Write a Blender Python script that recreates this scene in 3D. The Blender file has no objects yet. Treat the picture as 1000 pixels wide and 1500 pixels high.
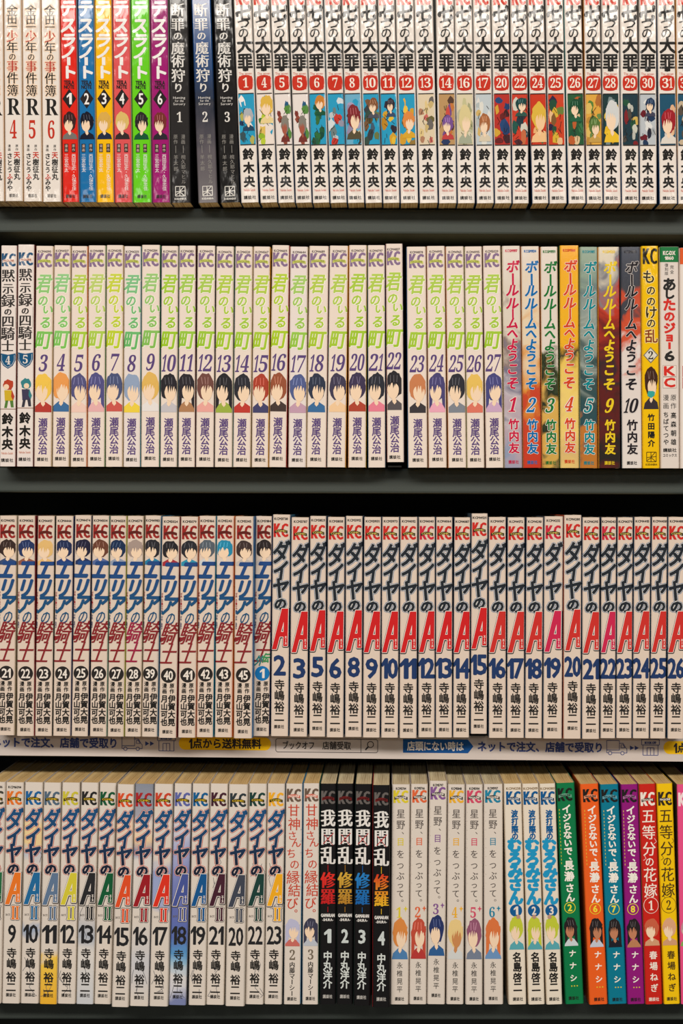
import bpy, math, random
import numpy as np
from mathutils.geometry import tessellate_polygon
from mathutils import Vector

# ------------------------------------------------------------------ frame, camera, light
S = 0.000538                      # metres on the spine plane for one pixel of the 1000 x 1500 frame
ZC = 1.25                         # height of the picture's middle above the shop floor
VX, VY = 572.0, 735.0             # where the lens axis meets the shelves
D = 2416.0                        # viewing distance in the same unit (about 1.3 m)
def X(px): return (px - 500.0) * S
def Z(py): return ZC + (750.0 - py) * S

sc = bpy.context.scene
C = sc.collection
cam = bpy.data.cameras.new('camera'); co = bpy.data.objects.new('camera', cam); C.objects.link(co)
cam.sensor_fit = 'VERTICAL'; cam.sensor_height = 36.0; cam.lens = D / 1500.0 * 36.0
cam.shift_x = (500.0 - VX) / 1500.0; cam.shift_y = (VY - 750.0) / 1500.0
cam.clip_start = 0.05
co.location = (X(VX), -D * S, Z(VY)); co.rotation_euler = (math.pi / 2, 0, 0)
sc.camera = co

world = bpy.data.worlds.new('shop_interior'); sc.world = world; world.use_nodes = True
world.node_tree.nodes['Background'].inputs[0].default_value = (1.0, 0.93, 0.86, 1)
world.node_tree.nodes['Background'].inputs[1].default_value = 0.10
def ceiling_lamp(y, sx, sy, power, tilt=0.0, x=0.0, z=ZC + 1.31):
    l = bpy.data.lights.new('ceiling_lamp', 'AREA'); l.shape = 'RECTANGLE'; l.size = sx; l.size_y = sy
    l.energy = power; l.color = (1.0, 0.93, 0.85)
    o = bpy.data.objects.new('ceiling_lamp', l); C.objects.link(o); o.location = (x, y, z); o.rotation_euler = (math.radians(tilt), 0, 0)
    return o
ceiling_lamp(-2.42, 3.6, 0.44, 84, 45)
ceiling_lamp(-6.4, 7.0, 0.70, 130)
sc.view_settings.view_transform = 'Standard'; sc.view_settings.look = 'None'
sc.view_settings.gamma = 1.0; sc.view_settings.use_curve_mapping = False
sc.view_settings.exposure = 0.06

# ------------------------------------------------------------------ materials
def lin(c):
    return tuple((v / 255 / 12.92 if v <= 10 else ((v / 255 + 0.055) / 1.055) ** 2.4) for v in c)
MATS = {}
def mat(c, gloss='m'):
    """plain printed stock: c = colour 0-255; gloss m = matt laminate, g = shiny laminate, p = raw paper"""
    k = (tuple(c), gloss)
    if k in MATS: return MATS[k]
    m = bpy.data.materials.new('printed_stock'); m.use_nodes = True
    b = m.node_tree.nodes['Principled BSDF']
    b.inputs['Base Color'].default_value = (*lin(c), 1)
    b.inputs['Roughness'].default_value = {'m': .5, 'g': .075, 'p': .9}[gloss]
    b.inputs['Specular IOR Level'].default_value = {'m': .12, 'g': .42, 'p': .05}[gloss]
    if gloss == 'g':
        nt = m.node_tree
        tc = nt.nodes.new('ShaderNodeTexCoord'); n = nt.nodes.new('ShaderNodeTexNoise'); bp = nt.nodes.new('ShaderNodeBump')
        n.inputs['Scale'].default_value = 1; n.inputs['Detail'].default_value = 2
        mp = nt.nodes.new('ShaderNodeMapping'); mp.inputs['Scale'].default_value = (170, 40, 55); oi = nt.nodes.new('ShaderNodeObjectInfo'); ad = nt.nodes.new('ShaderNodeVectorMath')
        nt.links.new(tc.outputs['Object'], mp.inputs['Vector']); nt.links.new(mp.outputs['Vector'], ad.inputs[0]); mu = nt.nodes.new('ShaderNodeVectorMath'); mu.operation = 'SCALE'; mu.inputs['Scale'].default_value = 37; nt.links.new(oi.outputs['Location'], mu.inputs[0]); nt.links.new(mu.outputs[0], ad.inputs[1])
        bp.inputs['Strength'].default_value = 1; bp.inputs['Distance'].default_value = .00034
        nt.links.new(ad.outputs[0], n.inputs['Vector']); nt.links.new(n.outputs['Fac'], bp.inputs['Height'])
        nt.links.new(bp.outputs['Normal'], b.inputs['Normal'])
    MATS[k] = m
    return m
def painted(cols, seed, gloss='g', scale=38.0):
    """cover painting: brushy patches of several printed colours"""
    m = bpy.data.materials.new('painted_cover'); m.use_nodes = True; nt = m.node_tree
    b = nt.nodes['Principled BSDF']
    tc = nt.nodes.new('ShaderNodeTexCoord'); mp = nt.nodes.new('ShaderNodeMapping'); n = nt.nodes.new('ShaderNodeTexNoise')
    r = nt.nodes.new('ShaderNodeValToRGB')
    mp.inputs['Location'].default_value = (seed * 1.7, seed * .9, seed * .31); mp.inputs['Scale'].default_value = (1.5, 1, .8)
    mp.inputs['Rotation'].default_value = (0, .5, 0)
    n.inputs['Scale'].default_value = scale; n.inputs['Detail'].default_value = 4; n.inputs['Distortion'].default_value = 1.2
    nt.links.new(tc.outputs['Object'], mp.inputs['Vector']); nt.links.new(mp.outputs['Vector'], n.inputs['Vector'])
    nt.links.new(n.outputs['Fac'], r.inputs['Fac']); nt.links.new(r.outputs['Color'], b.inputs['Base Color'])
    e = r.color_ramp.elements
    while len(e) < len(cols): e.new(.5)
    for i, c in enumerate(cols):
        e[i].position = .30 + .40 * i / (len(cols) - 1); e[i].color = (*lin(c), 1)
    b.inputs['Roughness'].default_value = .09 if gloss == 'g' else .5
    b.inputs['Specular IOR Level'].default_value = .6
    return m
def zones(stops, H, seed, gloss='g', amp=.34):
    """cover painting with bands of colour down the spine: stops = (px from the top, colour)"""
    k = ('zone', tuple(stops), gloss)
    m = bpy.data.materials.new('painted_cover'); m.use_nodes = True; nt = m.node_tree
    b = nt.nodes['Principled BSDF']
    tc = nt.nodes.new('ShaderNodeTexCoord'); n = nt.nodes.new('ShaderNodeTexNoise'); n.inputs['Scale'].default_value = 45
    n.inputs['Detail'].default_value = 4; n.inputs['Distortion'].default_value = 1.0
    mp = nt.nodes.new('ShaderNodeMapping'); mp.inputs['Location'].default_value = (seed * 1.3, seed, 0)
    sx = nt.nodes.new('ShaderNodeSeparateXYZ'); ma = nt.nodes.new('ShaderNodeMath'); ma.operation = 'MULTIPLY_ADD'
    ad = nt.nodes.new('ShaderNodeMath'); ad.operation = 'ADD'; ad2 = nt.nodes.new('ShaderNodeMath'); ad2.operation = 'MULTIPLY_ADD'
    r = nt.nodes.new('ShaderNodeValToRGB')
    L = nt.links.new
    L(tc.outputs['Object'], mp.inputs['Vector']); L(mp.outputs['Vector'], n.inputs['Vector']); L(tc.outputs['Object'], sx.inputs[0])
    L(sx.outputs['Z'], ma.inputs[0]); ma.inputs[1].default_value = -1 / (H * S); ma.inputs[2].default_value = 1.0
    L(n.outputs['Fac'], ad2.inputs[0]); ad2.inputs[1].default_value = amp; ad2.inputs[2].default_value = -amp / 2
    L(ma.outputs[0], ad.inputs[0]); L(ad2.outputs[0], ad.inputs[1]); L(ad.outputs[0], r.inputs['Fac'])
    L(r.outputs['Color'], b.inputs['Base Color'])
    e = r.color_ramp.elements
    while len(e) < len(stops): e.new(.5)
    for i, (y, c) in enumerate(stops):
        e[i].position = min(1, max(0, y / H)); e[i].color = (*lin(c), 1)
    b.inputs['Roughness'].default_value = .09 if gloss == 'g' else .5
    b.inputs['Specular IOR Level'].default_value = .6
    return m
def gradient(c0, c1, z0, z1):
    k = ('grad', c0, c1, round(z0, 4), round(z1, 4))
    if k in MATS: return MATS[k]
    m = bpy.data.materials.new('graded_ink'); m.use_nodes = True; nt = m.node_tree; b = nt.nodes['Principled BSDF']
    tc = nt.nodes.new('ShaderNodeTexCoord'); sx = nt.nodes.new('ShaderNodeSeparateXYZ'); mr = nt.nodes.new('ShaderNodeMapRange')
    mx = nt.nodes.new('ShaderNodeMix'); mx.data_type = 'RGBA'
    L = nt.links.new
    L(tc.outputs['Object'], sx.inputs[0]); L(sx.outputs['Z'], mr.inputs['Value'])
    mr.inputs['From Min'].default_value = z0; mr.inputs['From Max'].default_value = z1
    L(mr.outputs[0], mx.inputs['Factor']); mx.inputs['A'].default_value = (*lin(c0), 1); mx.inputs['B'].default_value = (*lin(c1), 1)
    L(mx.outputs['Result'], b.inputs['Base Color']); b.inputs['Roughness'].default_value = .5; b.inputs['Specular IOR Level'].default_value = .15
    MATS[k] = m
    return m
def page_stock(c, c2):
    c = tuple(min(255, int(v * 1.16)) for v in c); c2 = tuple(int(v * 1.3) for v in c2)
    k = ('page', c, c2)
    if k in MATS: return MATS[k]
    m = bpy.data.materials.new('page_edges'); m.use_nodes = True; nt = m.node_tree; b = nt.nodes['Principled BSDF']
    tc = nt.nodes.new('ShaderNodeTexCoord'); mp = nt.nodes.new('ShaderNodeMapping'); n = nt.nodes.new('ShaderNodeTexNoise')
    oi = nt.nodes.new('ShaderNodeObjectInfo'); r = nt.nodes.new('ShaderNodeValToRGB'); ad = nt.nodes.new('ShaderNodeVectorMath')
    mp.inputs['Scale'].default_value = (2600, 14, 30); n.inputs['Scale'].default_value = 1; n.inputs['Detail'].default_value = 3
    L = nt.links.new
    L(tc.outputs['Object'], mp.inputs['Vector']); L(mp.outputs['Vector'], ad.inputs[0]); L(oi.outputs['Location'], ad.inputs[1])
    L(ad.outputs[0], n.inputs['Vector']); L(n.outputs['Fac'], r.inputs['Fac']); L(r.outputs['Color'], b.inputs['Base Color'])
    e = r.color_ramp.elements; e[0].position = .36; e[0].color = (*lin(c2), 1); e[1].position = .58; e[1].color = (*lin(c), 1)
    b.inputs['Roughness'].default_value = .95; b.inputs['Specular IOR Level'].default_value = .05
    MATS[k] = m
    return m
def powder_coat(c, rough=.55):
    m = bpy.data.materials.new('powder_coat'); m.use_nodes = True; nt = m.node_tree; b = nt.nodes['Principled BSDF']
    b.inputs['Base Color'].default_value = (*lin(c), 1); b.inputs['Roughness'].default_value = rough; b.inputs['Specular IOR Level'].default_value = .3
    tc = nt.nodes.new('ShaderNodeTexCoord'); n = nt.nodes.new('ShaderNodeTexNoise'); bp = nt.nodes.new('ShaderNodeBump')
    n.inputs['Scale'].default_value = 900; bp.inputs['Strength'].default_value = .12; bp.inputs['Distance'].default_value = .0005
    nt.links.new(tc.outputs['Object'], n.inputs['Vector']); nt.links.new(n.outputs['Fac'], bp.inputs['Height']); nt.links.new(bp.outputs['Normal'], b.inputs['Normal'])
    return m

# ------------------------------------------------------------------ object helpers
def obj(name, verts, faces, mats, fmat=None, parent=None, label=None):
    me = bpy.data.meshes.new(name)
    me.from_pydata([tuple(v) for v in verts], [], faces)
    for m in mats: me.materials.append(m)
    if fmat is not None: me.polygons.foreach_set('material_index', fmat)
    me.update()
    o = bpy.data.objects.new(name, me); C.objects.link(o)
    if parent is not None: o.parent = parent
    if label: o['label'] = label
    return o
def empty(name, loc, label, cat, group=None, ry=0.0):
    o = bpy.data.objects.new(name, None); C.objects.link(o); o.location = loc; o.rotation_euler = (0, ry, 0)
    o.empty_display_size = .02
    o['label'] = label; o['category'] = cat
    if group: o['group'] = group
    return o
def box_geo(x0, x1, y0, y1, z0, z1, bev=0.0):
    """box with its four long (x) edges chamfered"""
    if bev <= 0: prof = [(y0, z0), (y1, z0), (y1, z1), (y0, z1)]
    else:
        b = bev; prof = [(y0 + b, z0), (y1 - b, z0), (y1, z0 + b), (y1, z1 - b), (y1 - b, z1), (y0 + b, z1), (y0 + b * .3, z1 - b * .3), (y0, z1 - b), (y0, z0 + b), (y0 + b * .3, z0 + b * .3)]
    n = len(prof); v = [(x0, y, z) for y, z in prof] + [(x1, y, z) for y, z in prof]
    f = [(i, (i + 1) % n, n + (i + 1) % n, n + i) for i in range(n)] + [tuple(reversed(range(n))), tuple(range(n, 2 * n))]
    return v, f

# ------------------------------------------------------------------ lettering
_fc = bpy.data.curves.new('glyph_source', 'FONT'); _fo = bpy.data.objects.new('glyph_source', _fc); C.objects.link(_fo)
_fc.resolution_u = 2
_G = {'1': (np.array([(.02, .50), (.19, .68), (.30, .68), (.30, 0), (.17, 0), (.17, .53), (.02, .41)], float), [(0, 1, 5, 6), (1, 2, 3, 4, 5)])}
def glyph(ch):
    if ch not in _G:
        _fc.body = ch
        dg = bpy.context.evaluated_depsgraph_get(); dg.update()
        me = bpy.data.meshes.new_from_object(_fo.evaluated_get(dg))
        v = np.array([(p.co.x, p.co.y) for p in me.vertices], float).reshape(-1, 2)
        _G[ch] = (v, [tuple(p.vertices) for p in me.polygons])
        bpy.data.meshes.remove(me)
    return _G[ch]
def serif(s): return ''.join(chr(0x1D7CE + int(c)) if c.isdigit() else (chr(0x1D400 + ord(c) - 65) if 'A' <= c <= 'Z' else c) for c in s)

def split_at(v, f, cuts):
    """cut flat faces along upright lines so that they can follow the rounded spine"""
    ov, of = [], []
    lo_hi = list(zip([-1e9] + list(cuts), list(cuts) + [1e9]))
    for q in f:
        p = [tuple(v[i]) for i in q]
        xs = [a for a, b in p]
        if not any(min(xs) < c < max(xs) for c in cuts):
            of.append(tuple(range(len(ov), len(ov) + len(p)))); ov += p; continue
        ar = lambda r: abs(sum(r[i - 1][0] * r[i][1] - r[i][0] * r[i - 1][1] for i in range(len(r)))) / 2
        tris = [p] if len(p) == 3 else [[p[i] for i in t] for t in tessellate_polygon([[Vector((a, b, 0)) for a, b in p]])]
        if abs(sum(map(ar, tris)) - ar(p)) > .01 * ar(p) + 1e-6: tris = [[p[0], p[i], p[i + 1]] for i in range(1, len(p) - 1)]
        for t in tris:
            for lo, hi in lo_hi:
                r = t
                for c, keep in ((lo, 1), (hi, -1)):
                    o = []
                    for (ax, ay), (bx, by) in zip(r, r[1:] + r[:1]):
                        ia, ib = (ax - c) * keep >= 0, (bx - c) * keep >= 0
                        if ia: o.append((ax, ay))
                        if ia != ib: u = (c - ax) / (bx - ax); o.append((c, ay + u * (by - ay)))
                    r = o
                    if not r: break
                if len(r) >= 3: of.append(tuple(range(len(ov), len(ov) + len(r)))); ov += r
    return np.array(ov), of

class Print:
    """everything printed on one surface, sorted by part; px units, x right from the middle, y down from the top"""
    def __init__(s, gloss='m'): s.parts = {}; s.gloss = gloss; s.labels = {}; s.n = 0
    def add(s, part, v, f, m, layer):
        if not hasattr(m, 'node_tree'): m = mat(m, s.gloss)
        s.n = (s.n + 1) % 5; layer += s.n * .028           # inks never share one plane
        s.parts.setdefault(part, []).append((np.asarray(v, float), f, m, layer))
    def poly(s, part, pts, m, layer=1): s.add(part, pts, [tuple(range(len(pts)))], m, layer)
    def rect(s, part, x0, y0, x1, y1, m, layer=1, nx=1):
        xs = np.linspace(x0, x1, nx + 1)
        v = [(x, y0) for x in xs] + [(x, y1) for x in xs]
        s.add(part, v, [(i, i + 1, nx + 2 + i, nx + 1 + i) for i in range(nx)], m, layer)
    def disc(s, part, cx, cy, rx, ry, m, layer=1, n=22, rough=0, seed=0):
        r = random.Random(seed)
        s.poly(part, [(cx + rx * math.cos(t * 2 * math.pi / n) * (1 + rough * r.uniform(-1, 1)), cy + ry * math.sin(t * 2 * math.pi / n) * (1 + rough * r.uniform(-1, 1))) for t in range(n)], m, layer)
    def line(s, part, pts, wd, m, layer=1):
        for k, ((x0, y0), (x1, y1)) in enumerate(zip(pts, pts[1:])):
            dx, dy = x1 - x0, y1 - y0; l = math.hypot(dx, dy) or 1; nx, ny = -dy / l * wd / 2, dx / l * wd / 2
            s.poly(part, [(x0 + nx, y0 + ny), (x1 + nx, y1 + ny), (x1 - nx, y1 - ny), (x0 - nx, y0 - ny)], m, layer + k * .06)
    def ch(s, part, c, cx, cy, w, h, m, layer=2, fit=False, bold=0, xbold=0, shear=0, rot=0):
        v, f = glyph(c)
        if len(v) == 0: return
        if fit:
            lo, hi = v.min(0), v.max(0); u = (v - (lo + hi) / 2) / np.maximum(hi - lo, 1e-6)
        else: u = v - np.array([.5, .38])
        if rot:
            a = math.radians(rot); u = u @ np.array([[math.cos(a), math.sin(a)], [-math.sin(a), math.cos(a)]])
        p = np.stack([u[:, 0] * w + shear * u[:, 1] * h + cx, -u[:, 1] * h + cy], 1)
        if bold: offs = [(bold * math.cos(k * math.pi / 4), bold * math.sin(k * math.pi / 4)) for k in range(8)] + [(0, 0)]
        elif xbold: offs = [(-xbold, 0), (0, 0), (xbold, 0)]
        else: offs = [(0, 0)]
        for k, (dx, dy) in enumerate(offs): s.add(part, p + np.array([dx, dy]), [tuple(reversed(q)) for q in f], m, layer + k * .14 / (2 if bold else 1))
    def col(s, part, text, cx, ys, w, h, m, **k):
        """a vertical line of characters; ys = centres, or (first, last)"""
        n = len(text)
        if len(ys) == 2 and n != 2: ys = [ys[0] + (ys[1] - ys[0]) * i / max(1, n - 1) for i in range(n)]
        for c, y in zip(text, ys):
            if c in 'ー―': s.ch(part, c, cx, y, h, w, m, **{**k, 'rot': -90})
            elif c in '、。': s.ch(part, c, cx + w * .55, y - h * .5, w, h, m, **k)
            elif c in 'っょゃゅ': s.ch(part, c, cx + w * .08, y - h * .08, w, h, m, **k)
            else: s.ch(part, c, cx, y, w, h, m, **k)
    def row(s, part, text, cx, cy, w, h, m, **k):
        """a horizontal line fitted to a box w x h"""
        adv, xs = [], 0.0
        for c in text:
            if c in ' \u3000': xs += .35 if c == ' ' else 1; adv.append(None); continue
            v, f = glyph(c); cjk = ord(c) > 0x2e80 and ord(c) < 0x1d000
            a = 1.0 if cjk else (v[:, 0].max() - v[:, 0].min() + .08)
            adv.append((xs, a, cjk)); xs += a
        sx = w / max(xs, 1e-6)
        for c, a in zip(text, adv):
            if a is None: continue
            x0, aw, cjk = a
            if cjk: s.ch(part, c, cx - w / 2 + (x0 + aw / 2) * sx, cy, sx, h, m, **k)
            else:
                v, f = glyph(c); lo, hi = v.min(0), v.max(0)
                cap = max(.6, hi[1] - min(0, lo[1])) if c not in '-·.' else 1
                hh = h * (hi[1] - lo[1]) / .75; yc = cy + h / 2 - (lo[1] + hi[1]) / 2 / .75 * h
                s.ch(part, c, cx - w / 2 + (x0 + aw / 2) * sx, yc, (aw - .08) * sx, hh, m, fit=True, **k)
    def num(s, part, text, cx, cy, w, h, m, **k):
        """digits fitted side by side; a 1 is narrow"""
        ws = [.55 if c in '1\U0001d7cf' else 1.0 for c in text]; u = w / max(sum(ws), .55 if len(text) == 1 else 1)
        x = cx - u * sum(ws) / 2
        for c, q in zip(text, ws):
            s.ch(part, c, x + u * q / 2, cy, u * q * .9, h, m, fit=True, **k); x += u * q
    def build(s, parent, to3d, cuts=()):
        for part, items in s.parts.items():
            vs, fs, fm, ms = [], [], [], []
            for v, f, m, layer in items:
                if len(cuts) and np.abs(v[:, 0]).max() > min(abs(c) for c in cuts): v, f = split_at(v, f, cuts)
                if m not in ms: ms.append(m)
                mi = ms.index(m); b = len(vs)
                vs += [to3d(x, y, layer) for x, y in v]
                fs += [tuple(i + b for i in q) for q in f]; fm += [mi] * len(f)
            obj(part, vs, fs, ms, fm, parent, s.labels.get(part))

# ------------------------------------------------------------------ books
PAGES = page_stock((226, 200, 158), (150, 122, 84))
BOOK_DEPTH = .112
COVER_T = .00045
def make_book(spec, label, group, cover_mats, design, pages=PAGES, gloss='m', cover_label=None):
    """spec = dict with px measures: cx (middle of foot), y (foot), w, H, lean (rad), ext (px added left, right), fwd (m towards the viewer)"""
    w, H, lean = spec['w'], spec['H'], spec['lean']
    el, er = spec['ext']; W = w + el + er; xo = (er - el) / 2
    rise = W / 2 * abs(math.sin(lean))
    root = empty('comic_book', (X(spec['cx'] + xo), -spec['fwd'], Z(spec['y'] - rise)), label, 'book', group, lean)
    a, h = W / 2 * S, H * S
    rx, ry = min(3.0, W * .12) * S, 4.6 * S
    N = 7
    def prof(a_, y_, rx_, ry_, dep):
        q = [(-a_, dep), (-a_, y_ + ry_)]
        for k in range(1, N + 1):
            t = k / N * math.pi / 2; q.append((-a_ + rx_ * (1 - math.cos(t)), y_ + ry_ * (1 - math.sin(t))))
        return q + [(-x, y) for x, y in reversed(q)]
    po = prof(a, 0, rx, ry, BOOK_DEPTH); pi_ = prof(a - COVER_T, COVER_T, rx - COVER_T * .6, ry - COVER_T * .6, BOOK_DEPTH)
    n = len(po); v = [(x, y, z) for P in (po, pi_) for z in (0, h) for x, y in P]
    f, fm = [], []
    for i in range(n - 1):
        f.append((i, i + 1, n + i + 1, n + i))
        fm.append(1 if i < 1 + N // 2 else (2 if i >= n - 2 - N // 2 else 0))
        f.append((2 * n + i + 1, 2 * n + i, 3 * n + i, 3 * n + i + 1)); fm.append(3)
        f.append((n + i, n + i + 1, 3 * n + i + 1, 3 * n + i)); fm.append(fm[-2])
        f.append((i + 1, i, 2 * n + i, 2 * n + i + 1)); fm.append(fm[-3])
    for i in (0, n - 1):
        f.append((i, n + i, 3 * n + i, 2 * n + i)); fm.append(3)
    cover = obj('cover', v, f, list(cover_mats) + [mat((225, 215, 200), 'p')], fm, root, cover_label)
    g = .00008
    pp = prof(a - COVER_T - g, COVER_T + g, rx - COVER_T * .6, ry - COVER_T * .6, BOOK_DEPTH - .0012)
    zb, zt = .0006, h - .0005
    m_ = len(pp); pv = [(x, y, zb) for x, y in pp] + [(x, y, zt) for x, y in pp]
    pf = [(i, (i + 1) % m_, m_ + (i + 1) % m_, m_ + i) for i in range(m_)] + [tuple(reversed(range(m_))), tuple(range(m_, 2 * m_))]
    obj('page_block', pv, pf, [pages], None, root)
    P = Print(gloss); design(P, w, H)
    def to3d(x, y, layer):
        x = (x - xo) * S; x = max(-a + rx * .12, min(a - rx * .12, x))
        e = abs(x) - (a - rx); d = ry * (1 - math.sqrt(max(0, 1 - (e / rx) ** 2))) if e > 0 else 0
        return (x, d - .00010 - .00004 * layer, h - y * S)
    b0 = (a - rx) / S
    right = [b0 + rx / S * k for k in (.02, .35, .6, .8)]
    P.build(cover, to3d, [xo + c for c in [-k for k in reversed(right)] + right])
    return root

def KC(P, y, w, c, band=None, h=20, btxt=None, part='series_emblem'):
    P.ch(part, 'K', -w * .215, y, w * .36, h, c, fit=True, xbold=1.0, layer=2)
    P.ch(part, 'C', w * .215, y, w * .345, h, c, fit=True, xbold=1.0, layer=2)
    if band:
        bc, tc = band; n = 6; A = w * .38
        pts = [(-A + 2 * A * i / n, y + 2.6 - 2.2 * math.sin(math.pi * i / n)) for i in range(n + 1)]
        P.poly(part, [(x, q - 2.1) for x, q in pts] + [(x, q + 2.1) for x, q in reversed(pts)], bc, 3)
        if btxt: P.row(part, btxt, 0, y + 1.0, A * 1.7, 3.0, tc, layer=4, bold=.12)
def imprint(P, y, c, w, wd=15):
    for k, q in enumerate('講談社'): P.ch('publisher_imprint', q, (k - 1) * wd / 2.9, y, wd / 3.1, 5.8, c, bold=.1)
def code(P, y, text, c, wd=20): P.row('stock_code', text, 0, y, wd, 3.6, c, bold=.15)
def square_mark(P, y, c, r=7.5, cap=None):
    q = 'publisher_imprint'
    for pts in ([(-r, -r), (r, -r)], [(-r, r), (r, r)], [(-r, -r), (-r, r)], [(r, -r), (r, r)], [(-r, r * .15), (r, -r * .1)], [(-r * .1, -r), (-r * .1, r)], [(-r * .1, r * .1), (r * .9, r)], [(-r * .1, 0), (r * .75, -r * .9)], [(-r, r * .8), (-r * .1, r * .2)]):
        P.line(q, [(a, y + b) for a, b in pts], 1.0, c, 2)
    if cap: P.row(q, cap, 0, y + r + 4, 17, 3, c, bold=.1)

def figure(P, cx, y0, w, h, hair, skin, cloth, seed=0, bg=None, lim=12.0, long=False, part='spine_picture', L=1):
    """a plain printed patch in the colours of the drawing: a dark mass above, a pale one in it, cloth below"""
    r = random.Random(seed); cl = lambda x: max(-lim, min(lim, x)); d = r.choice((-1, 1)) * w * .07
    if bg: P.rect(part, -lim, y0, lim, y0 + h, bg, L, nx=8)
    def blob(cx, cy, rx, ry, c, layer, rough=.07, n=20, sd=0):
        rr = random.Random(seed * 7 + sd)
        P.poly(part, [(cl(cx + rx * math.cos(2 * math.pi * t / n) * (1 + rough * rr.uniform(-1, 1))), min(y0 + h, max(y0, cy + ry * math.sin(2 * math.pi * t / n) * (1 + rough * rr.uniform(-1, 1))))) for t in range(n)], c, layer)
    P.poly(part, [(cl(cx - w * .5), y0 + h), (cl(cx - w * .42), y0 + h * .86), (cl(cx - w * .12), y0 + h * .74), (cl(cx + w * .12), y0 + h * .74), (cl(cx + w * .42), y0 + h * .84), (cl(cx + w * .5), y0 + h)], cloth, L + 1)
    blob(cx, y0 + h * .36, w * .44, h * .34, hair, L + 2, .09, 26, 1)
    if long:
        for sg in (-1, 1): P.poly(part, [(cl(cx + sg * w * .43), y0 + h * .35), (cl(cx + sg * w * .2), y0 + h * .4), (cl(cx + sg * w * .26), y0 + h * .8), (cl(cx + sg * w * .44), y0 + h * .92)], hair, L + 3)
    P.poly(part, [(cx + d - w * .09, y0 + h * .6), (cx + d + w * .09, y0 + h * .6), (cx + w * .1, y0 + h * .8), (cx, y0 + h * .86), (cx - w * .1, y0 + h * .8)], skin, L + 3)
    P.poly(part, [(cl(cx + d + w * .29 * math.cos(t)), y0 + h * .47 + h * (.25 if math.sin(t) > 0 else .16) * math.sin(t)) for t in [2 * math.pi * k / 20 for k in range(20)]], skin, L + 4)
    for k in range(5):
        x = cx + d + w * (-.3 + .13 * k); P.poly(part, [(cl(x - w * .02), y0 + h * .2), (cl(x + w * .17), y0 + h * .22), (cl(x + w * r.uniform(-.02, .08)), y0 + h * r.uniform(.40, .54))], hair, L + 5 + k * .15)
    if sum(hair) < 360:      # sheen strands of dark hair
        hl = tuple(min(255, int(c * 1.0 + 70)) for c in hair)
        for k in range(3):
            x = cx + w * (-.2 + .17 * k); P.line(part, [(x, y0 + h * .12), (x + w * r.uniform(-.08, .08), y0 + h * .3)], .7, hl, L + 6)
def patchwork(P, y0, y1, w, pal, seed, part='spine_picture', n=11):
    """a printed scene reduced to its colours: ground tone with brushy patches"""
    r = random.Random(seed); lim = w / 2
    P.rect(part, -lim, y0, lim, y1, pal[0], 1, nx=8)
    for k in range(n):
        c = pal[1 + k % (len(pal) - 1)]; cx, cy = r.uniform(-lim * .75, lim * .75), y0 + (y1 - y0) * (.12 + .86 * ((k + r.random()) / n))
        m = r.randint(7, 11); rx, ry = r.uniform(3, 7.5), r.uniform(5, 13); t0 = r.uniform(0, 3)
        P.poly(part, [(max(-lim, min(lim, cx + rx * r.uniform(.55, 1.1) * math.cos(t0 + 2 * math.pi * t / m))), max(y0, min(y1, cy + ry * r.uniform(.55, 1.1) * math.sin(t0 + 2 * math.pi * t / m)))) for t in range(m)], c, 2 + k * .4)
    for k in range(9):
        x, y = r.uniform(-lim * .7, lim * .7), r.uniform(y0 + 16, y1 - 6)
        P.line(part, [(x, y), (max(-lim, min(lim, x + r.uniform(-5, 5))), min(y1, y + r.uniform(3, 9)))], .7, (45, 35, 30), 8)

# ---- the rows: tops (xl, xr, ytop) and feet (xl, xr, yfoot) as measured
def spec_row(rows, foot_line, scale_fwd=True):
    """rows = list of (xlt, xrt, yt, xlb, xrb, yb, raised, y_of_top_measure)"""
    out = []
    for r in rows:
        xlt, xrt, yt, xlb, xrb, yb = r[:6]; raised = r[6] if len(r) > 6 else 0
        ym = r[7] if len(r) > 7 else yt + 12            # where the top edges were measured
        yl = yb - 10
        lean = -math.atan(((xlt + xrt) - (xlb + xrb)) / 2 / (yl - ym)) * -1
        cb = (xlb + xrb) / 2; ct = (xlt + xrt) / 2
        lean = math.atan((ct - cb) / (yl - ym))
        w = ((xrt - xlt) + (xrb - xlb)) / 2
        fl = foot_line(cb)
        fwd = 0.0
        if scale_fwd and not raised: fwd = max(-.004, min(.009, (yb - fl) / (fl - VY) * D * S))
        y = fl - raised
        k = (D * S - fwd) / (D * S)                      # nearer books are seen larger
        out.append(dict(cx=VX + (cb - VX) * k, y=y, w=w * k, H=(yb - yt) * k, lean=lean, fwd=fwd, ext=[0, 0], tc=ct, bc=cb))
    for A, B in zip(out, out[1:]):
        gap = min((B['tc'] - B['w'] / 2) - (A['tc'] + A['w'] / 2), (B['bc'] - B['w'] / 2) - (A['bc'] + A['w'] / 2))
        gap = min(gap, gap + (B['tc'] - B['bc'] - A['tc'] + A['bc']) * .08)
        e = max(0.0, min(2.4, (gap - .7) / 2)) if gap > 0 else -((.5 - gap) / 2)
        A['ext'][1] = e; B['ext'][0] = e
    return out

WHITE = (236, 224, 212); CREAM = (240, 220, 190); INK = (38, 36, 34); SKIN = (248, 218, 186)

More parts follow.
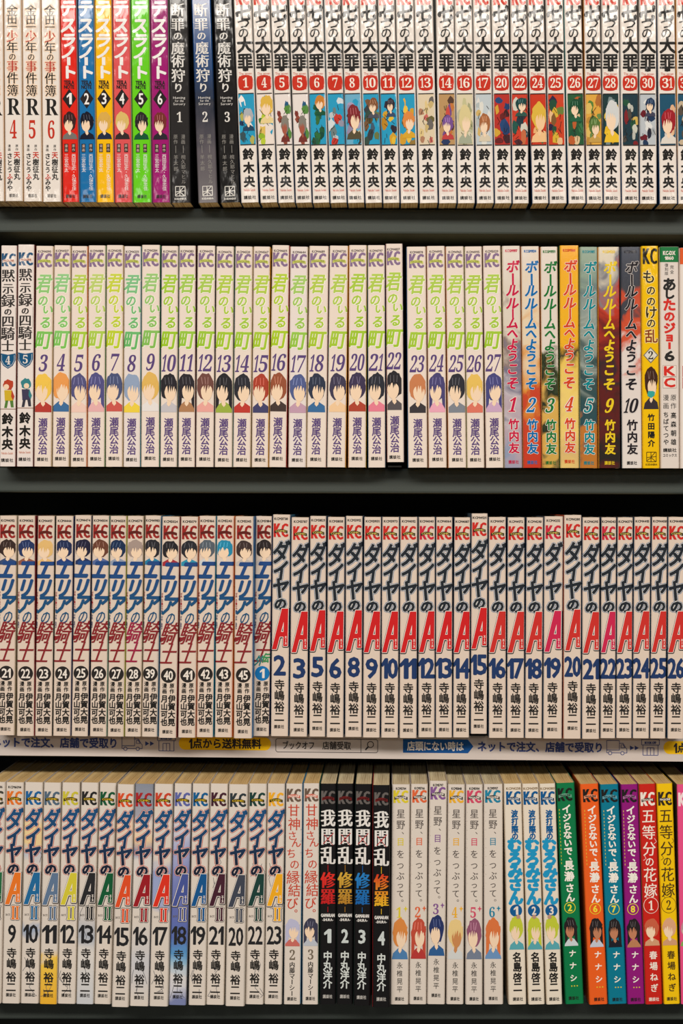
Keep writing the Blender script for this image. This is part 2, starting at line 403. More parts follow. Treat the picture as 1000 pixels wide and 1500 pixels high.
# ------------------------------------------------------------------ the bookcase
LIP = .025                                       # spines stand this far in front of the shelf edge
FOOT = [lambda x: 295.0 + .0040 * x, lambda x: 683.2 + .0028 * x, lambda x: 1077.6 + .0045 * x, lambda x: 1470.2 + .0012 * x]
bc = empty('bookcase', (0, LIP, 0), 'dark grey metal bookcase whose four shelves carry rows of comics', 'bookcase')
coat = powder_coat((64, 71, 67), .6)
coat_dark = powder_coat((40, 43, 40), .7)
XL, XR = X(-140), X(1140)
for i, ft in enumerate(FOOT):
    sl = (ft(1000) - ft(0)) * S / 1000 / S
    v, f = box_geo(XL, XR, 0, .150, -.0200, 0, .0018)
    v = [(x, y, z + Z(ft(0)) - sl * (x - X(0)) - .00025) for x, y, z in v]
    obj('shelf', v, f, [coat], None, bc)
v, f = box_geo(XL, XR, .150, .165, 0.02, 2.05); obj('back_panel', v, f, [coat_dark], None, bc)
for x0, x1 in ((XL - .02, XL), (XR, XR + .02)):
    v, f = box_geo(x0, x1, 0, .165, 0.0, 2.05); obj('upright', v, f, [coat], None, bc)

# ------------------------------------------------------------------ top shelf
def d_cream(n):
    def d(P, w, H):
        T = -29
        for c, y, col, k in (('金', 16, INK, 17), ('田', 29, INK, 15), ('一', 40, INK, 15), ('少', 54, (186, 52, 36), 17), ('年', 70, INK, 17), ('の', 84, INK, 11), ('事', 98, (186, 52, 36), 17), ('件', 115, INK, 17), ('簿', 133, INK, 17)):
            P.ch('title_lettering', c, -.5, y - T, k, k * 1.08, (248, 222, 196), 1, bold=1.6); P.ch('title_lettering', c, -.5, y - T, k, k * 1.08, col, 2, xbold=.25)
        P.ch('title_lettering', '\U0001d411', 1, 157 - T, 19, 24, INK, fit=True)
        P.row('series_emblem', 'KC', 0, -16 - T, 18, 18, (196, 50, 40), bold=.6)
        P.num('volume_number', serif(str(n)), 0, 190 - T, 11, 27, (200, 54, 34))
        P.col('author_lettering', '原作', 5, (243.5, 248.7), 4.5, 4.5, INK); P.col('author_lettering', '漫画', -6, (243.5, 248.7), 4.5, 4.5, INK)
        P.col('author_lettering', '樹征丸', 5, (238 + 29 + 0, 259 + 29), 9.5, 10.5, INK, bold=.25); P.ch('author_lettering', '天', 5, 227.5 + 29, 9.5, 10, (200, 54, 34), bold=.25)
        P.col('author_lettering', 'さとう', -5.5, (229 + 29, 249 + 29), 8.5, 9.5, INK, bold=.25); P.ch('author_lettering', 'ふ', -5.5, 259 + 29, 8.5, 9, (200, 54, 34), bold=.25)
        P.col('author_lettering', 'みや', -5.5, [267 + 29, 276 + 29], 8.5, 9.5, INK, bold=.25)
        imprint(P, 287 - T, (110, 104, 98), w, 13)
    return d
def d_tesla(n, hair, skin, cloth):
    def d(P, w, H):
        T = -29; wt = (244, 240, 236); K = (40, 34, 34)
        for c, y, h in (('テ', 12, 26), ('ス', 37, 25), ('ラ', 59, 22), ('ノ', 77, 20)):
            P.ch('title_lettering', c, 0, y - T, 24, h, wt, bold=1.1, shear=.12)
        P.rect('title_lettering', -2.5, 84 - T, 2.5, 96 - T, wt, 2); P.ch('title_lettering', 'ト', .5, 106 - T, 24, 21, wt, bold=1.1)
        P.row('title_lettering', 'TESLA', 0, 121 - T, 15, 6, K, bold=.3); P.row('title_lettering', 'NOTE', 0, 127.5 - T, 15, 5.6, K, bold=.3)
        P.poly('volume_number', [(0, 130.5 - T), (10, 145 - T), (0, 159.5 - T), (-10, 145 - T)], K, 1); P.num('volume_number', str(n), 0, 145 - T, 7.5, 16, wt, bold=.35)
        figure(P, 0, 163.5 - T, 22, 41, hair, skin, cloth, n, bg=None, lim=11)
        for x, t in ((5.2, '原作'), (-5.5, '漫画')):
            P.rect('author_lettering', x - 2.8, 211 - T, x + 2.8, 223.5 - T, K, 1); P.col('author_lettering', t, x, [214.3 - T, 220.2 - T], 4.4, 5, (235, 205, 190))
        P.col('author_lettering', '西田征史・久保忠佳', 5.2, (229 - T, 276.5 - T), 6.4, 6.4, wt); P.col('author_lettering', '三宮宏太', -5.5, (229 - T, 249.5 - T), 6.4, 6.8, wt)
        imprint(P, 288 - T, K, w, 14)
    return d
def d_hunt(n, tone):
    def d(P, w, H):
        T = -29; wt = (226, 222, 216); g = (150, 146, 140)
        for c, y, k in (('断', 15, 21), ('罪', 36, 20), ('の', 53, 14), ('魔', 71, 20), ('術', 90, 20), ('狩', 111, 21), ('り', 129, 15)):
            P.ch('title_lettering', c, -1, y - T, k, k, wt, xbold=.45)
        for k, (t, q) in enumerate((('Hunting', 18), ('for the', 13), ('Sorcery', 18))): P.row('title_lettering', t, 0, 143.5 + k * 4.6 - T, q, 3.8, wt)
        P.num('volume_number', serif(str(n)), 0, 172 - T, 8.5, 15, wt)
        P.col('author_lettering', '漫画', 5, [201 - T, 208.5 - T], 6.5, 7, g); P.rect('author_lettering', 4.7, 214 - T, 5.4, 225 - T, g); P.col('author_lettering', '椀久耶マヒル', 5, (231 - T, 267 - T), 7, 7, g)
        P.col('author_lettering', '原作', -6, [201 - T, 208.5 - T], 6.5, 7, g); P.rect('author_lettering', -6.3, 214 - T, -5.6, 225 - T, g); P.col('author_lettering', '羊太郎', -6, (231 - T, 248 - T), 7, 7, g)
        square_mark(P, 281 - T, (232, 228, 220), 7, 'KODANSHA')
    return d
def d_badge(n, pal, seed, fig=None):
    def d(P, w, H):
        T = -29; R = (204, 52, 34)
        KC(P, -6 - T, w, (214, 62, 40), None, 26)
        t = 'title_lettering'
        P.ch(t, '七', .5, 19 - T, 22, 25, INK, bold=.9)
        for sx, cy in ((-9, 21), (9.5, 11), (8.5, 25)): P.disc(t, sx, cy - T, 2.6, 4.2, INK, 2, 10, .2, seed)
        P.ch(t, 'つ', 0, 34 - T, 20, 18, INK, bold=.35, shear=.1); P.ch(t, 'の', -.5, 48 - T, 17, 18, INK, bold=.3)
        P.ch(t, '大', 1, 66 - T, 24, 24, INK, bold=1.0); P.ch(t, '罪', .5, 91 - T, 23, 27, INK, bold=.7)
        P.poly(t, [(-3, 97 - T), (3, 97 - T), (1.6, 104.5 - T), (-1, 104.5 - T)], INK, 2)
        P.row(t, 'The seven', 0, 107.5 - T, 19, 4, (206, 84, 60))
        v = 'volume_number'
        P.rect(v, -9.5, 111.5 - T, 9.5, 131 - T, R, 1); 
        for sx in (-1, 1):
            P.disc(v, sx * 9.4, 121 - T, 1.6, 8, R, 1)
        P.disc(v, 0, 131 - T, 7, 1.6, R, 1); P.disc(v, 0, 111.5 - T, 7, 1.6, R, 1)
        P.num(v, serif(str(n)), 0, 121 - T, 8.5 if n < 10 else 16, 14.5, (248, 236, 222), layer=3)
        patchwork(P, 137.5 - T, 212 - T, w - .6, pal, seed)
        if fig: figure(P, fig[0], fig[1] - T, fig[2], fig[3], fig[4], fig[5], fig[6], seed, lim=w / 2 - .4, L=9)
        P.rect('spine_picture', -w / 2 + .4, 136.6 - T, w / 2 - .4, 137.6 - T, (60, 52, 48), 16, 8); P.rect('spine_picture', -w / 2 + .4, 211.6 - T, w / 2 - .4, 212.6 - T, (60, 52, 48), 16, 8)
        for c, y in (('鈴', 226), ('木', 246), ('央', 266)): P.ch('author_lettering', c, 0, y - T, 16.5, 17.5, INK, bold=.75)
        P.row('author_lettering', 'Nakaba Suzuki', 0, 278.3 - T, 17, 4, (206, 84, 60))
        imprint(P, 289.5 - T, INK, w, 18)
    return d
E1 = [  # x top l, r, y top, x foot l, r, y foot
 (-20, 4, -29, -18, 5.5, 294.5), (5.5, 31, -30, 8, 32.5, 294.5), (32.5, 59, -29.5, 35, 61, 295), (60, 87, -29, 63, 89, 295.5),
 (88, 111.5, -29, 92, 115.5, 296), (113.5, 137.5, -29, 117.5, 140, 296), (139, 163, -29, 142.5, 166, 296.3), (165, 189, -29, 169, 192, 296.4), (193, 217, -28.5, 196, 220.5, 296.6), (221.5, 244.5, -28.5, 224.5, 247.5, 296.6),
 (248.5, 273.5, -29, 251.5, 277, 297), (283, 307.5, -29, 292, 317, 297.3), (315, 340, -29, 324.5, 350, 297)]
tl = [344.5, 371, 397.5, 424, 449, 476, 501, 528, 554, 581, 609, 640.5, 667, 694, 721, 748, 773, 800, 828, 855.5, 881, 910, 936, 964, 991]
bl = [354.5, 382, 408, 433, 458, 484.5, 509, 536, 561, 587.5, 616, 644.5, 671, 699, 725.5, 751, 779.5, 805, 834, 859.5, 884, 912.5, 937, 967.5, 994]
for a, b in zip(tl, bl): E1.append((a, a + 23.4, -28.5, b, b + 23.4, 296.2 + .0022 * b))
for i, r in enumerate(E1): E1[i] = r + (0, 18)
SP1 = spec_row(E1, FOOT[0])
pal_white = (234, 226, 218)
cw, orange_side, blue_side = mat((238, 228, 218), 'g'), mat((226, 196, 160), 'g'), mat((44, 74, 112), 'g')
cream_lab = ['cream comic with thin spine title, cut off at the left end of the top shelf', 'cream comic with a tall red number 4 near the left end of the top shelf', 'cream comic with a tall red number 5 on the top shelf', 'cream comic with a tall red number 6 beside the red spine on the top shelf']
for i in range(4):
    make_book(SP1[i], cream_lab[i], 'cream comics with red numbers on the top shelf', (cw, orange_side, orange_side), d_cream(3 + i), gloss='g')
TES = [('bright red', (226, 40, 26), (60, 34, 34), (120, 116, 112)), ('bright blue', (24, 112, 172), (24, 26, 40), (26, 30, 48)), ('yellow', (250, 190, 10), (222, 176, 80), (34, 44, 70)),
       ('coral pink', (224, 86, 88), (224, 190, 110), (52, 44, 44)), ('lime green', (104, 210, 28), (44, 40, 40), (24, 88, 56)), ('magenta', (160, 24, 112), (120, 50, 46), (44, 40, 50))]
grey_side = mat((190, 184, 176), 'g')
for i, (nm, c, hair, cloth) in enumerate(TES):
    make_book(SP1[4 + i], nm + ' comic with white title and black diamond numbered %d, top shelf' % (i + 1), 'bright coloured comics with black number diamonds', (mat(c, 'g'), mat(c, 'g'), grey_side), d_tesla(i + 1, hair, SKIN, cloth), gloss='g', cover_label=nm + ' shiny cover')
HU = ['black-grey comic with white title numbered 1 beside the magenta spine', 'dark blue comic with grey foot and white number 2, leaning on the top shelf', 'black comic with white number 3 beside the red-badged white row']
HC = [mat((44, 42, 42), 'g'), zones([(0, (20, 74, 136)), (120, (24, 68, 122)), (180, (40, 46, 60)), (250, (96, 90, 96)), (326, (104, 98, 100))], 326, 3), mat((30, 29, 29), 'g')]
for i in range(3):
    make_book(SP1[10 + i], HU[i], 'dark comics with white titles on the top shelf', (HC[i], mat((34, 33, 36), 'g'), mat((30, 30, 34), 'g')), d_hunt(i + 1, 0), gloss='g')
BL, DK, GO, GR = (44, 158, 198), (40, 46, 60), (232, 186, 60), (70, 120, 54)
BADGE = [(1, [BL, (246, 240, 234), BL, BL, (58, 84, 90), (180, 176, 90), (36, 60, 96)], (2, 158, 17, 34, (176, 180, 186), SKIN, (40, 70, 96))),
 (4, [(240, 226, 214), BL, (240, 226, 214), (226, 190, 96), (150, 184, 50), (190, 206, 60), GR], (3, 139, 22, 42, (226, 184, 76), SKIN, (236, 212, 150))),
 (5, [(236, 226, 220), (236, 226, 220), (44, 92, 128), (90, 140, 66), (128, 58, 50), (150, 76, 60), GR], (2, 168, 13, 40, (136, 130, 120), (170, 90, 70), (118, 52, 46))),
 (5, [(236, 226, 220), (236, 226, 220), (44, 92, 128), (90, 140, 66), (128, 58, 50), (150, 76, 60), GR], (2, 168, 13, 40, (136, 130, 120), (170, 90, 70), (118, 52, 46))),
 (6, [BL, BL, (40, 92, 60), (28, 76, 60), (50, 110, 64), (40, 96, 70), (60, 110, 60)], (4, 139, 17, 30, (206, 130, 50), SKIN, (34, 88, 60))),
 (7, [BL, (214, 222, 224), BL, (110, 130, 130), (190, 200, 204), (200, 60, 50), (150, 150, 170)], None),
 (8, [(110, 176, 206), BL, (170, 160, 190), (150, 140, 170), (200, 190, 150), (60, 60, 50)], (1, 152, 22, 52, (130, 46, 50), SKIN, (90, 82, 60))),
 (10, [BL, (120, 88, 60), (70, 92, 110), (60, 66, 70), (110, 120, 70), (60, 80, 70), (90, 80, 50)], (3, 143, 17, 30, (132, 84, 54), SKIN, (80, 84, 96))),
 (11, [BL, BL, (52, 48, 60), BL, (214, 164, 50), (232, 190, 60), (190, 136, 40)], (3, 143, 14, 28, (54, 46, 54), SKIN, (60, 80, 110))),
 (12, [BL, (232, 176, 50), BL, (240, 196, 70), (214, 160, 50), (150, 120, 60), (110, 96, 50)], (2, 162, 20, 40, (226, 140, 70), SKIN, (222, 170, 50))),
 (13, [(226, 208, 176), (110, 104, 100), (206, 180, 120), (226, 200, 140), (180, 130, 100), (206, 110, 100), (110, 100, 60)], None),
 (14, [(190, 150, 100), (90, 64, 50), (200, 120, 60), (120, 80, 140), (206, 80, 70), (46, 60, 100), (70, 60, 60)], (1, 168, 18, 36, (124, 84, 150), SKIN, (196, 70, 70))),
 (16, [(222, 210, 176), (200, 196, 150), (220, 214, 190), (170, 170, 130), (190, 190, 160)], (0, 152, 20, 58, (222, 206, 150), SKIN, (168, 174, 150))),
 (17, [(196, 206, 210), (226, 222, 216), (180, 190, 190), (226, 224, 214), (214, 180, 110)], (1, 165, 18, 42, (170, 106, 66), SKIN, (220, 206, 180))),
 (20, [(186, 54, 46), (44, 74, 120), (40, 66, 110), (214, 166, 60), (70, 40, 46), (110, 40, 40), (90, 36, 40)], None),
 (22, [(206, 66, 46), (40, 90, 80), (214, 210, 196), (34, 74, 84), (200, 110, 70), (80, 44, 50), (40, 60, 70)], (2, 142, 18, 28, (30, 70, 70), SKIN, (50, 90, 80))),
 (24, [(206, 62, 38), (206, 62, 38), (206, 62, 38), (236, 180, 120), (244, 196, 140), (70, 110, 70)], (1, 148, 24, 60, (226, 186, 70), (246, 204, 156), (244, 196, 140))),
 (25, [(206, 70, 40), (52, 40, 70), (40, 80, 60), (110, 130, 60), (220, 180, 60), (236, 190, 140), (130, 90, 50)], None),
 (26, [(44, 92, 60), (190, 96, 50), (30, 74, 54), (60, 120, 76), (36, 84, 60), (226, 196, 150)], (0, 144, 18, 34, (28, 76, 50), SKIN, (40, 100, 70))),
 (27, [(226, 170, 70), (180, 110, 50), (90, 130, 60), (226, 190, 100), (110, 140, 76), (190, 140, 60), (70, 90, 50)], (1, 170, 18, 38, (90, 120, 60), SKIN, (200, 160, 80))),
 (28, [(34, 60, 60), (120, 140, 140), (30, 70, 76), (236, 190, 40), (240, 200, 60), (200, 150, 40)], (2, 146, 24, 62, (214, 216, 214), SKIN, (240, 196, 50))),
 (29, [(36, 60, 70), (40, 84, 60), (206, 206, 190), (190, 190, 180), (80, 76, 70), (130, 40, 44), (214, 180, 90)], None),
 (30, [(190, 196, 200), (226, 226, 222), (170, 176, 180), (40, 44, 60), (110, 34, 44), (40, 60, 90), (60, 50, 60)], (4, 142, 16, 28, (40, 60, 90), SKIN, (70, 70, 90))),
 (31, [(36, 84, 110), (36, 84, 110), (36, 84, 110), (226, 180, 140), (210, 206, 200), (236, 200, 160)], (1, 158, 24, 52, (160, 36, 44), SKIN, (226, 218, 206))),
 (32, [(36, 84, 110), (226, 206, 170), (200, 180, 150), (90, 80, 70)], None)]
SIDE1 = {5: (196, 214, 226), 18: (36, 140, 140), 19: (226, 160, 80), 23: (90, 100, 120), 24: (226, 160, 60)}
for i, (n, pal, fig) in enumerate(BADGE):
    lab = 'shiny white comic with black title and red badge numbered %d, top shelf' % n
    if i == 2: lab = 'shiny white comic with red badge numbered 5, beside the 4'
    if i == 3: lab = 'second white comic with red badge numbered 5, beside the 6'
    if i == 24: lab = 'white comic with red badge cut off at the right end of the top shelf'
    ls = zones([(0, SIDE1.get(i, (214, 208, 200))), (200, SIDE1.get(i, (190, 190, 190))), (262, (40, 84, 130)), (326, (36, 76, 122))], 326, i)
    make_book(SP1[13 + i], lab, 'white comics with red number badges on the top shelf', (cw, ls, zones([(0, (222, 214, 206)), (240, (206, 202, 198)), (275, (40, 84, 130)), (326, (36, 76, 122))], 326, i + 40)), d_badge(n, pal, 100 + (2 if i == 3 else i), fig), gloss='g')

# ------------------------------------------------------------------ second shelf
def d_shield(n, hair, cloth, cloth2):
    def d(P, w, H):
        T = 359; DG = (58, 54, 52)
        KC(P, 380 - T, w, (34, 84, 124), ((238, 220, 208), (170, 90, 60)), 19, 'MAGAZINE')
        for c, y, k in (('黙', 403, 20), ('示', 422, 17), ('録', 440, 21), ('の', 456, 12), ('四', 470, 19), ('騎', 488, 21), ('士', 506, 19)): P.ch('title_lettering', c, -.5, y - T, k, k * .98, DG, xbold=.5)
        P.rect('title_lettering', 10.4, 450 - T, 11, 480 - T, (180, 170, 160))
        v = 'volume_number'
        P.poly(v, [(-11, 517 - T), (0, 519 - T), (11, 517 - T), (11, 527 - T), (7, 535 - T), (0, 539.5 - T), (-7, 535 - T), (-11, 527 - T)], (28, 88, 128), 1)
        P.line(v, [(-9.3, 519.3 - T), (-9.3, 527 - T), (-6, 533.5 - T), (0, 537.5 - T), (6, 533.5 - T), (9.3, 527 - T), (9.3, 519.3 - T)], .6, (214, 220, 222), 2)
        P.num(v, serif(str(n)), 0, 527 - T, 8, 12.5, (236, 228, 220), layer=3)
        q = 'spine_picture'; f = 1 if n == 4 else -1
        P.disc(q, 1, 563 - T, 7.5, 8, hair, 1, 18, .14, n); P.disc(q, -2 * f, 566 - T, 4, 4, SKIN, 3, 12)
        P.poly(q, [(-5, 571 - T), (6, 571 - T), (8, 586 - T), (-4, 587 - T)], cloth, 2); P.poly(q, [(6, 570 - T), (10, 580 - T), (8, 586 - T), (5, 580 - T)], hair, 3)
        P.poly(q, [(-3, 586 - T), (1, 586 - T), (-1, 597 - T), (-5, 597 - T)], cloth2, 2); P.poly(q, [(3, 585 - T), (8, 585 - T), (9, 596 - T), (5, 596 - T)], cloth2, 2)
        P.rect('title_lettering', -w / 2 + .4, 598 - T, w / 2 - .4, 599 - T, (150, 110, 90), 1, 6)
        for c, y in (('鈴', 613), ('木', 632), ('央', 650)): P.ch('author_lettering', c, 0, y - T, 16.5, 17, INK, bold=.7)
        P.row('author_lettering', 'Nakaba Suzuki', 0, 663 - T, 17, 3.6, (206, 120, 90)); imprint(P, 673.5 - T, INK, w, 18)
    return d
def d_green(n, cd, g1, g2, hair, cloth, long=False, bg=None):
    def d(P, w, H):
        T = 360; PU = (92, 70, 126)
        code(P, 368 - T, cd, (110, 98, 96), 19); KC(P, 381 - T, w, (138, 112, 146), ((206, 206, 110), (150, 160, 60)), 20.5, 'MAGAZINE')
        t = 'title_lettering'; zt = (H - 40) * S; zb = (H - 152) * S
        gm = gradient(g2, g1, zb, zt)
        for c, x, y, cw_, chh, b in (('君', 0, 415, 23, 30, .55), ('の', -1.5, 440, 16, 18, .5), ('い', 5.5, 453, 17, 15, .5), ('る', 2.5, 472, 18, 19, .55), ('町', 0, 497, 25, 30, .75)):
            P.ch(t, c, x + .5, y - T + .6, cw_, chh, (250, 244, 226), 1, bold=b + .9, shear=.16); P.ch(t, c, x, y - T, cw_, chh, gm, 3, bold=b, shear=.16)
        s = str(n); P.num('volume_number', serif(s), 0, 531.5 - T, 13 if n < 10 else 21, 25, PU, shear=.14)
        figure(P, 0, 545.5 - T, 29, 58, hair, SKIN, cloth, 200 + n, bg=bg, lim=w / 2 - .8, long=long)
        for c, y in (('瀬', 619), ('尾', 632.5), ('公', 645), ('治', 658.5)): P.ch('author_lettering', c, 0, y - T, 14, 14.5, PU, bold=.3)
        imprint(P, 672.5 - T, INK, w, 16.5)
    return d
def d_ball(n, c, oc=(244, 240, 230)):
    def d(P, w, H):
        T = 361
        P.row('stock_code', 'KCGM1%03d' % (100 + n * 17), 0, 368 - T, 18, 4, c, bold=.2)
        t = 'title_lettering'; b = [('ボ', 391, 19), ('ー', 410, 20), ('ル', 426, 19), ('ル', 445, 19), ('ー', 460, 15), ('ム', 474, 18), ('へ', 489, 17), ('よ', 505, 18), ('う', 522, 18), ('こ', 541, 18), ('そ', 562, 19)]
        for ch_, y, k in b:
            rot = -90 if ch_ == 'ー' else 0; a = dict(shear=.0 if rot else .18, rot=rot)
            ww, hh = (k, k) if not rot else (k * .9, k)
            if oc: P.ch(t, ch_, 1 - (y - 480) * .012, y - T, ww, hh * 1.02, oc, 1, bold=1.25, **a)
            P.ch(t, ch_, 1 - (y - 480) * .012, y - T, ww, hh * 1.02, c, 2, bold=.7, **a)
        s = serif(str(n)); wd = 12 if n < 10 else 20
        if oc: P.num('volume_number', s, 0, 593.5 - T, wd, 21, oc, layer=1, bold=1.2, shear=.25)
        P.num('volume_number', s, 0, 593.5 - T, wd, 21, c, layer=2, bold=.2, shear=.25)
        for ch_, y in (('竹', 622), ('内', 639.5), ('友', 657)):
            if oc: P.ch('author_lettering', ch_, 1, y - T, 16, 16.5, oc, 1, bold=1.3)
            P.ch('author_lettering', ch_, 1, y - T, 16, 16.5, c, 2, bold=.6)
        imprint(P, 677.5 - T, c, w, 15)
    return d
def d_spirit():
    def d(P, w, H):
        T = 360; B = (54, 44, 26); Y2 = (236, 200, 120)
        KC(P, 375 - T, w, (40, 34, 22), None, 23)
        for c, y, k in (('も', 405, 20), ('の', 425, 14), ('の', 441, 14), ('け', 457, 19), ('の', 473, 14), ('乱', 492, 20)):
            P.ch('title_lettering', c, 1 if c != 'も' else -2, y - T, k, k * 1.05, (250, 226, 150), 1, bold=1.4); P.ch('title_lettering', c, 1 if c != 'も' else -2, y - T, k, k * 1.05, B if c != '乱' else (140, 60, 26), 2, bold=.35)
        P.poly('volume_number', [(0, 508 - T), (11, 520 - T), (0, 532 - T), (-11, 520 - T)], (120, 116, 104), 1); P.poly('volume_number', [(0, 510 - T), (9.3, 520 - T), (0, 530 - T), (-9.3, 520 - T)], (226, 220, 204), 2)
        P.num('volume_number', serif('2'), 0, 520 - T, 8, 12, INK, layer=3)
        figure(P, 0, 536 - T, 22, 63, (70, 44, 34), SKIN, (60, 52, 56), 77, lim=11); P.disc('spine_picture', 0, 577 - T, 6, 5, (60, 170, 160), 8, 12, .2, 4)
        P.col('author_lettering', '竹田陽介', 0, [611 - T, 624 - T, 636.5 - T, 649 - T], 10.5, 10.5, INK, bold=.4)
        square_mark(P, 669 - T, (90, 70, 20), 7, 'KODANSHA')
    return d
def d_classic():
    def d(P, w, H):
        T = 361; R = (214, 44, 34); t = 'title_lettering'
        P.rect('series_emblem', -w / 2 + .2, .2, w / 2 - .2, 22.5, (26, 118, 62), 1, 10)
        P.row('series_emblem', 'KC-DX', 0, 370 - T, 18, 6, WHITE, bold=.35, layer=3); P.row('series_emblem', '1860', 0, 377.5 - T, 13, 5, WHITE, bold=.3, layer=3)
        P.col(t, '完全', 4, [391 - T, 391 - T + 7][::1], 6, 6, INK); P.col(t, '復刻版', -4, (388 - T, 400 - T), 5.5, 5.5, INK)
        for c, y, k, col in (('あ', 416, 21, INK), ('し', 430, 17, INK), ('た', 446, 20, R), ('の', 463, 17, R), ('ジ', 480, 18, R), ('ョ', 493, 15, R)): P.ch(t, c, 0, y - T, k, k * .95, col, bold=.9)
        P.rect(t, -1.8, 501 - T, 1.8, 511 - T, R, 2); P.num('volume_number', '6', 0, 521 - T, 15, 14, INK, bold=.8)
        for c, y in (('K', 543), ('C', 560)):
            P.rect('series_emblem', -10, y - 8.3 - T, 10, y + 8.3 - T, (176, 150, 140), 1); P.rect('series_emblem', -9.4, y - 7.7 - T, 9.4, y + 7.7 - T, WHITE, 2); P.ch('series_emblem', c, 0, y - T, 15, 12.5, R, 3, fit=True, bold=.9)
        P.col('author_lettering', '原作', 5.5, [582 - T, 594 - T], 9, 9.5, INK); P.col('author_lettering', '高森朝雄', 5.5, (608 - T, 647 - T), 8.5, 9.5, INK, bold=.15)
        P.col('author_lettering', '漫画', -5.5, [582 - T, 594 - T], 9, 9.5, INK); P.col('author_lettering', 'ちばてつや', -5.5, (607 - T, 647 - T), 8.5, 9, INK, bold=.15)
        P.row('publisher_imprint', '講談社', 0, 659 - T, 20, 6, INK, bold=.12); P.row('publisher_imprint', 'コミックス', 0, 666.5 - T, 21, 5, INK, bold=.1)
    return d
R2 = [(1, 24.5, 359.5, -1.5, 22.5, 683), (26, 50, 358, 24, 48.3, 683), (52.5, 78, 360, 49.5, 75, 683), (79, 103, 359, 76, 101, 683), (104, 128.3, 360, 103, 126.5, 683), (129.5, 154, 359, 127.3, 153, 683), (156, 180.5, 358.5, 154.5, 179.2, 683), (181.5, 206, 360, 180, 205, 683),
 (207.5, 234.5, 358, 206.5, 233, 683), (236, 261, 359.5, 234, 259, 683), (262, 286, 359, 260.5, 285, 683), (289, 315, 359, 287, 312.5, 683), (317, 342, 361, 314, 340, 684), (344, 369.5, 361, 341, 366, 684), (371, 396, 361.5, 369, 392.5, 684.5), (397, 424, 359, 394.5, 417.5, 684),
 (425, 451, 361.5, 422.5, 448, 684.5), (452, 480, 360.5, 449, 475.5, 684.5), (484, 509.5, 359.5, 480, 506, 684), (511, 537, 359, 509.5, 536, 684.5), (538.5, 563, 358.5, 538.5, 564.5, 684), (565, 587.5, 357, 567, 589.5, 676.7, 8), (597.5, 622.5, 362, 599.5, 625, 685.5), (625.5, 651, 361, 629, 653, 685.5),
 (653.5, 679, 361.5, 657, 683, 685.5), (680, 705.5, 361.5, 684.5, 708.3, 685.5), (707.5, 733, 360.5, 712.5, 736.5, 685.5), (735.5, 762, 361, 739.5, 764.8, 686), (763, 789.5, 361.5, 766, 793, 686), (791, 817, 362, 794, 819, 686), (818.5, 848, 360, 820.5, 847.5, 686), (849, 875, 362, 849, 875.5, 686),
 (876, 907, 362, 876.3, 909, 686), (908.5, 937.5, 362, 910.5, 940, 686), (939, 964.5, 360, 942, 965.8, 685.5), (966, 993.5, 361, 967, 994.7, 685.5), (995.5, 1022, 363, 996.5, 1023, 686)]
SP2 = spec_row(R2, FOOT[1], False)
pk = mat((240, 228, 220), 'g')
make_book(SP2[0], 'white comic with grey title and blue shield numbered 4, left end of second shelf', 'white comics with blue number shields', (pk, mat((120, 60, 50)), mat((130, 64, 54))), d_shield(4, (190, 70, 46), (214, 180, 50), (90, 130, 60)), gloss='g')
make_book(SP2[1], 'white comic with grey title and blue shield numbered 5, second shelf', 'white comics with blue number shields', (pk, mat((110, 60, 56)), mat((110, 56, 50))), d_shield(5, (60, 134, 140), (70, 64, 90), (60, 60, 70)), gloss='g')
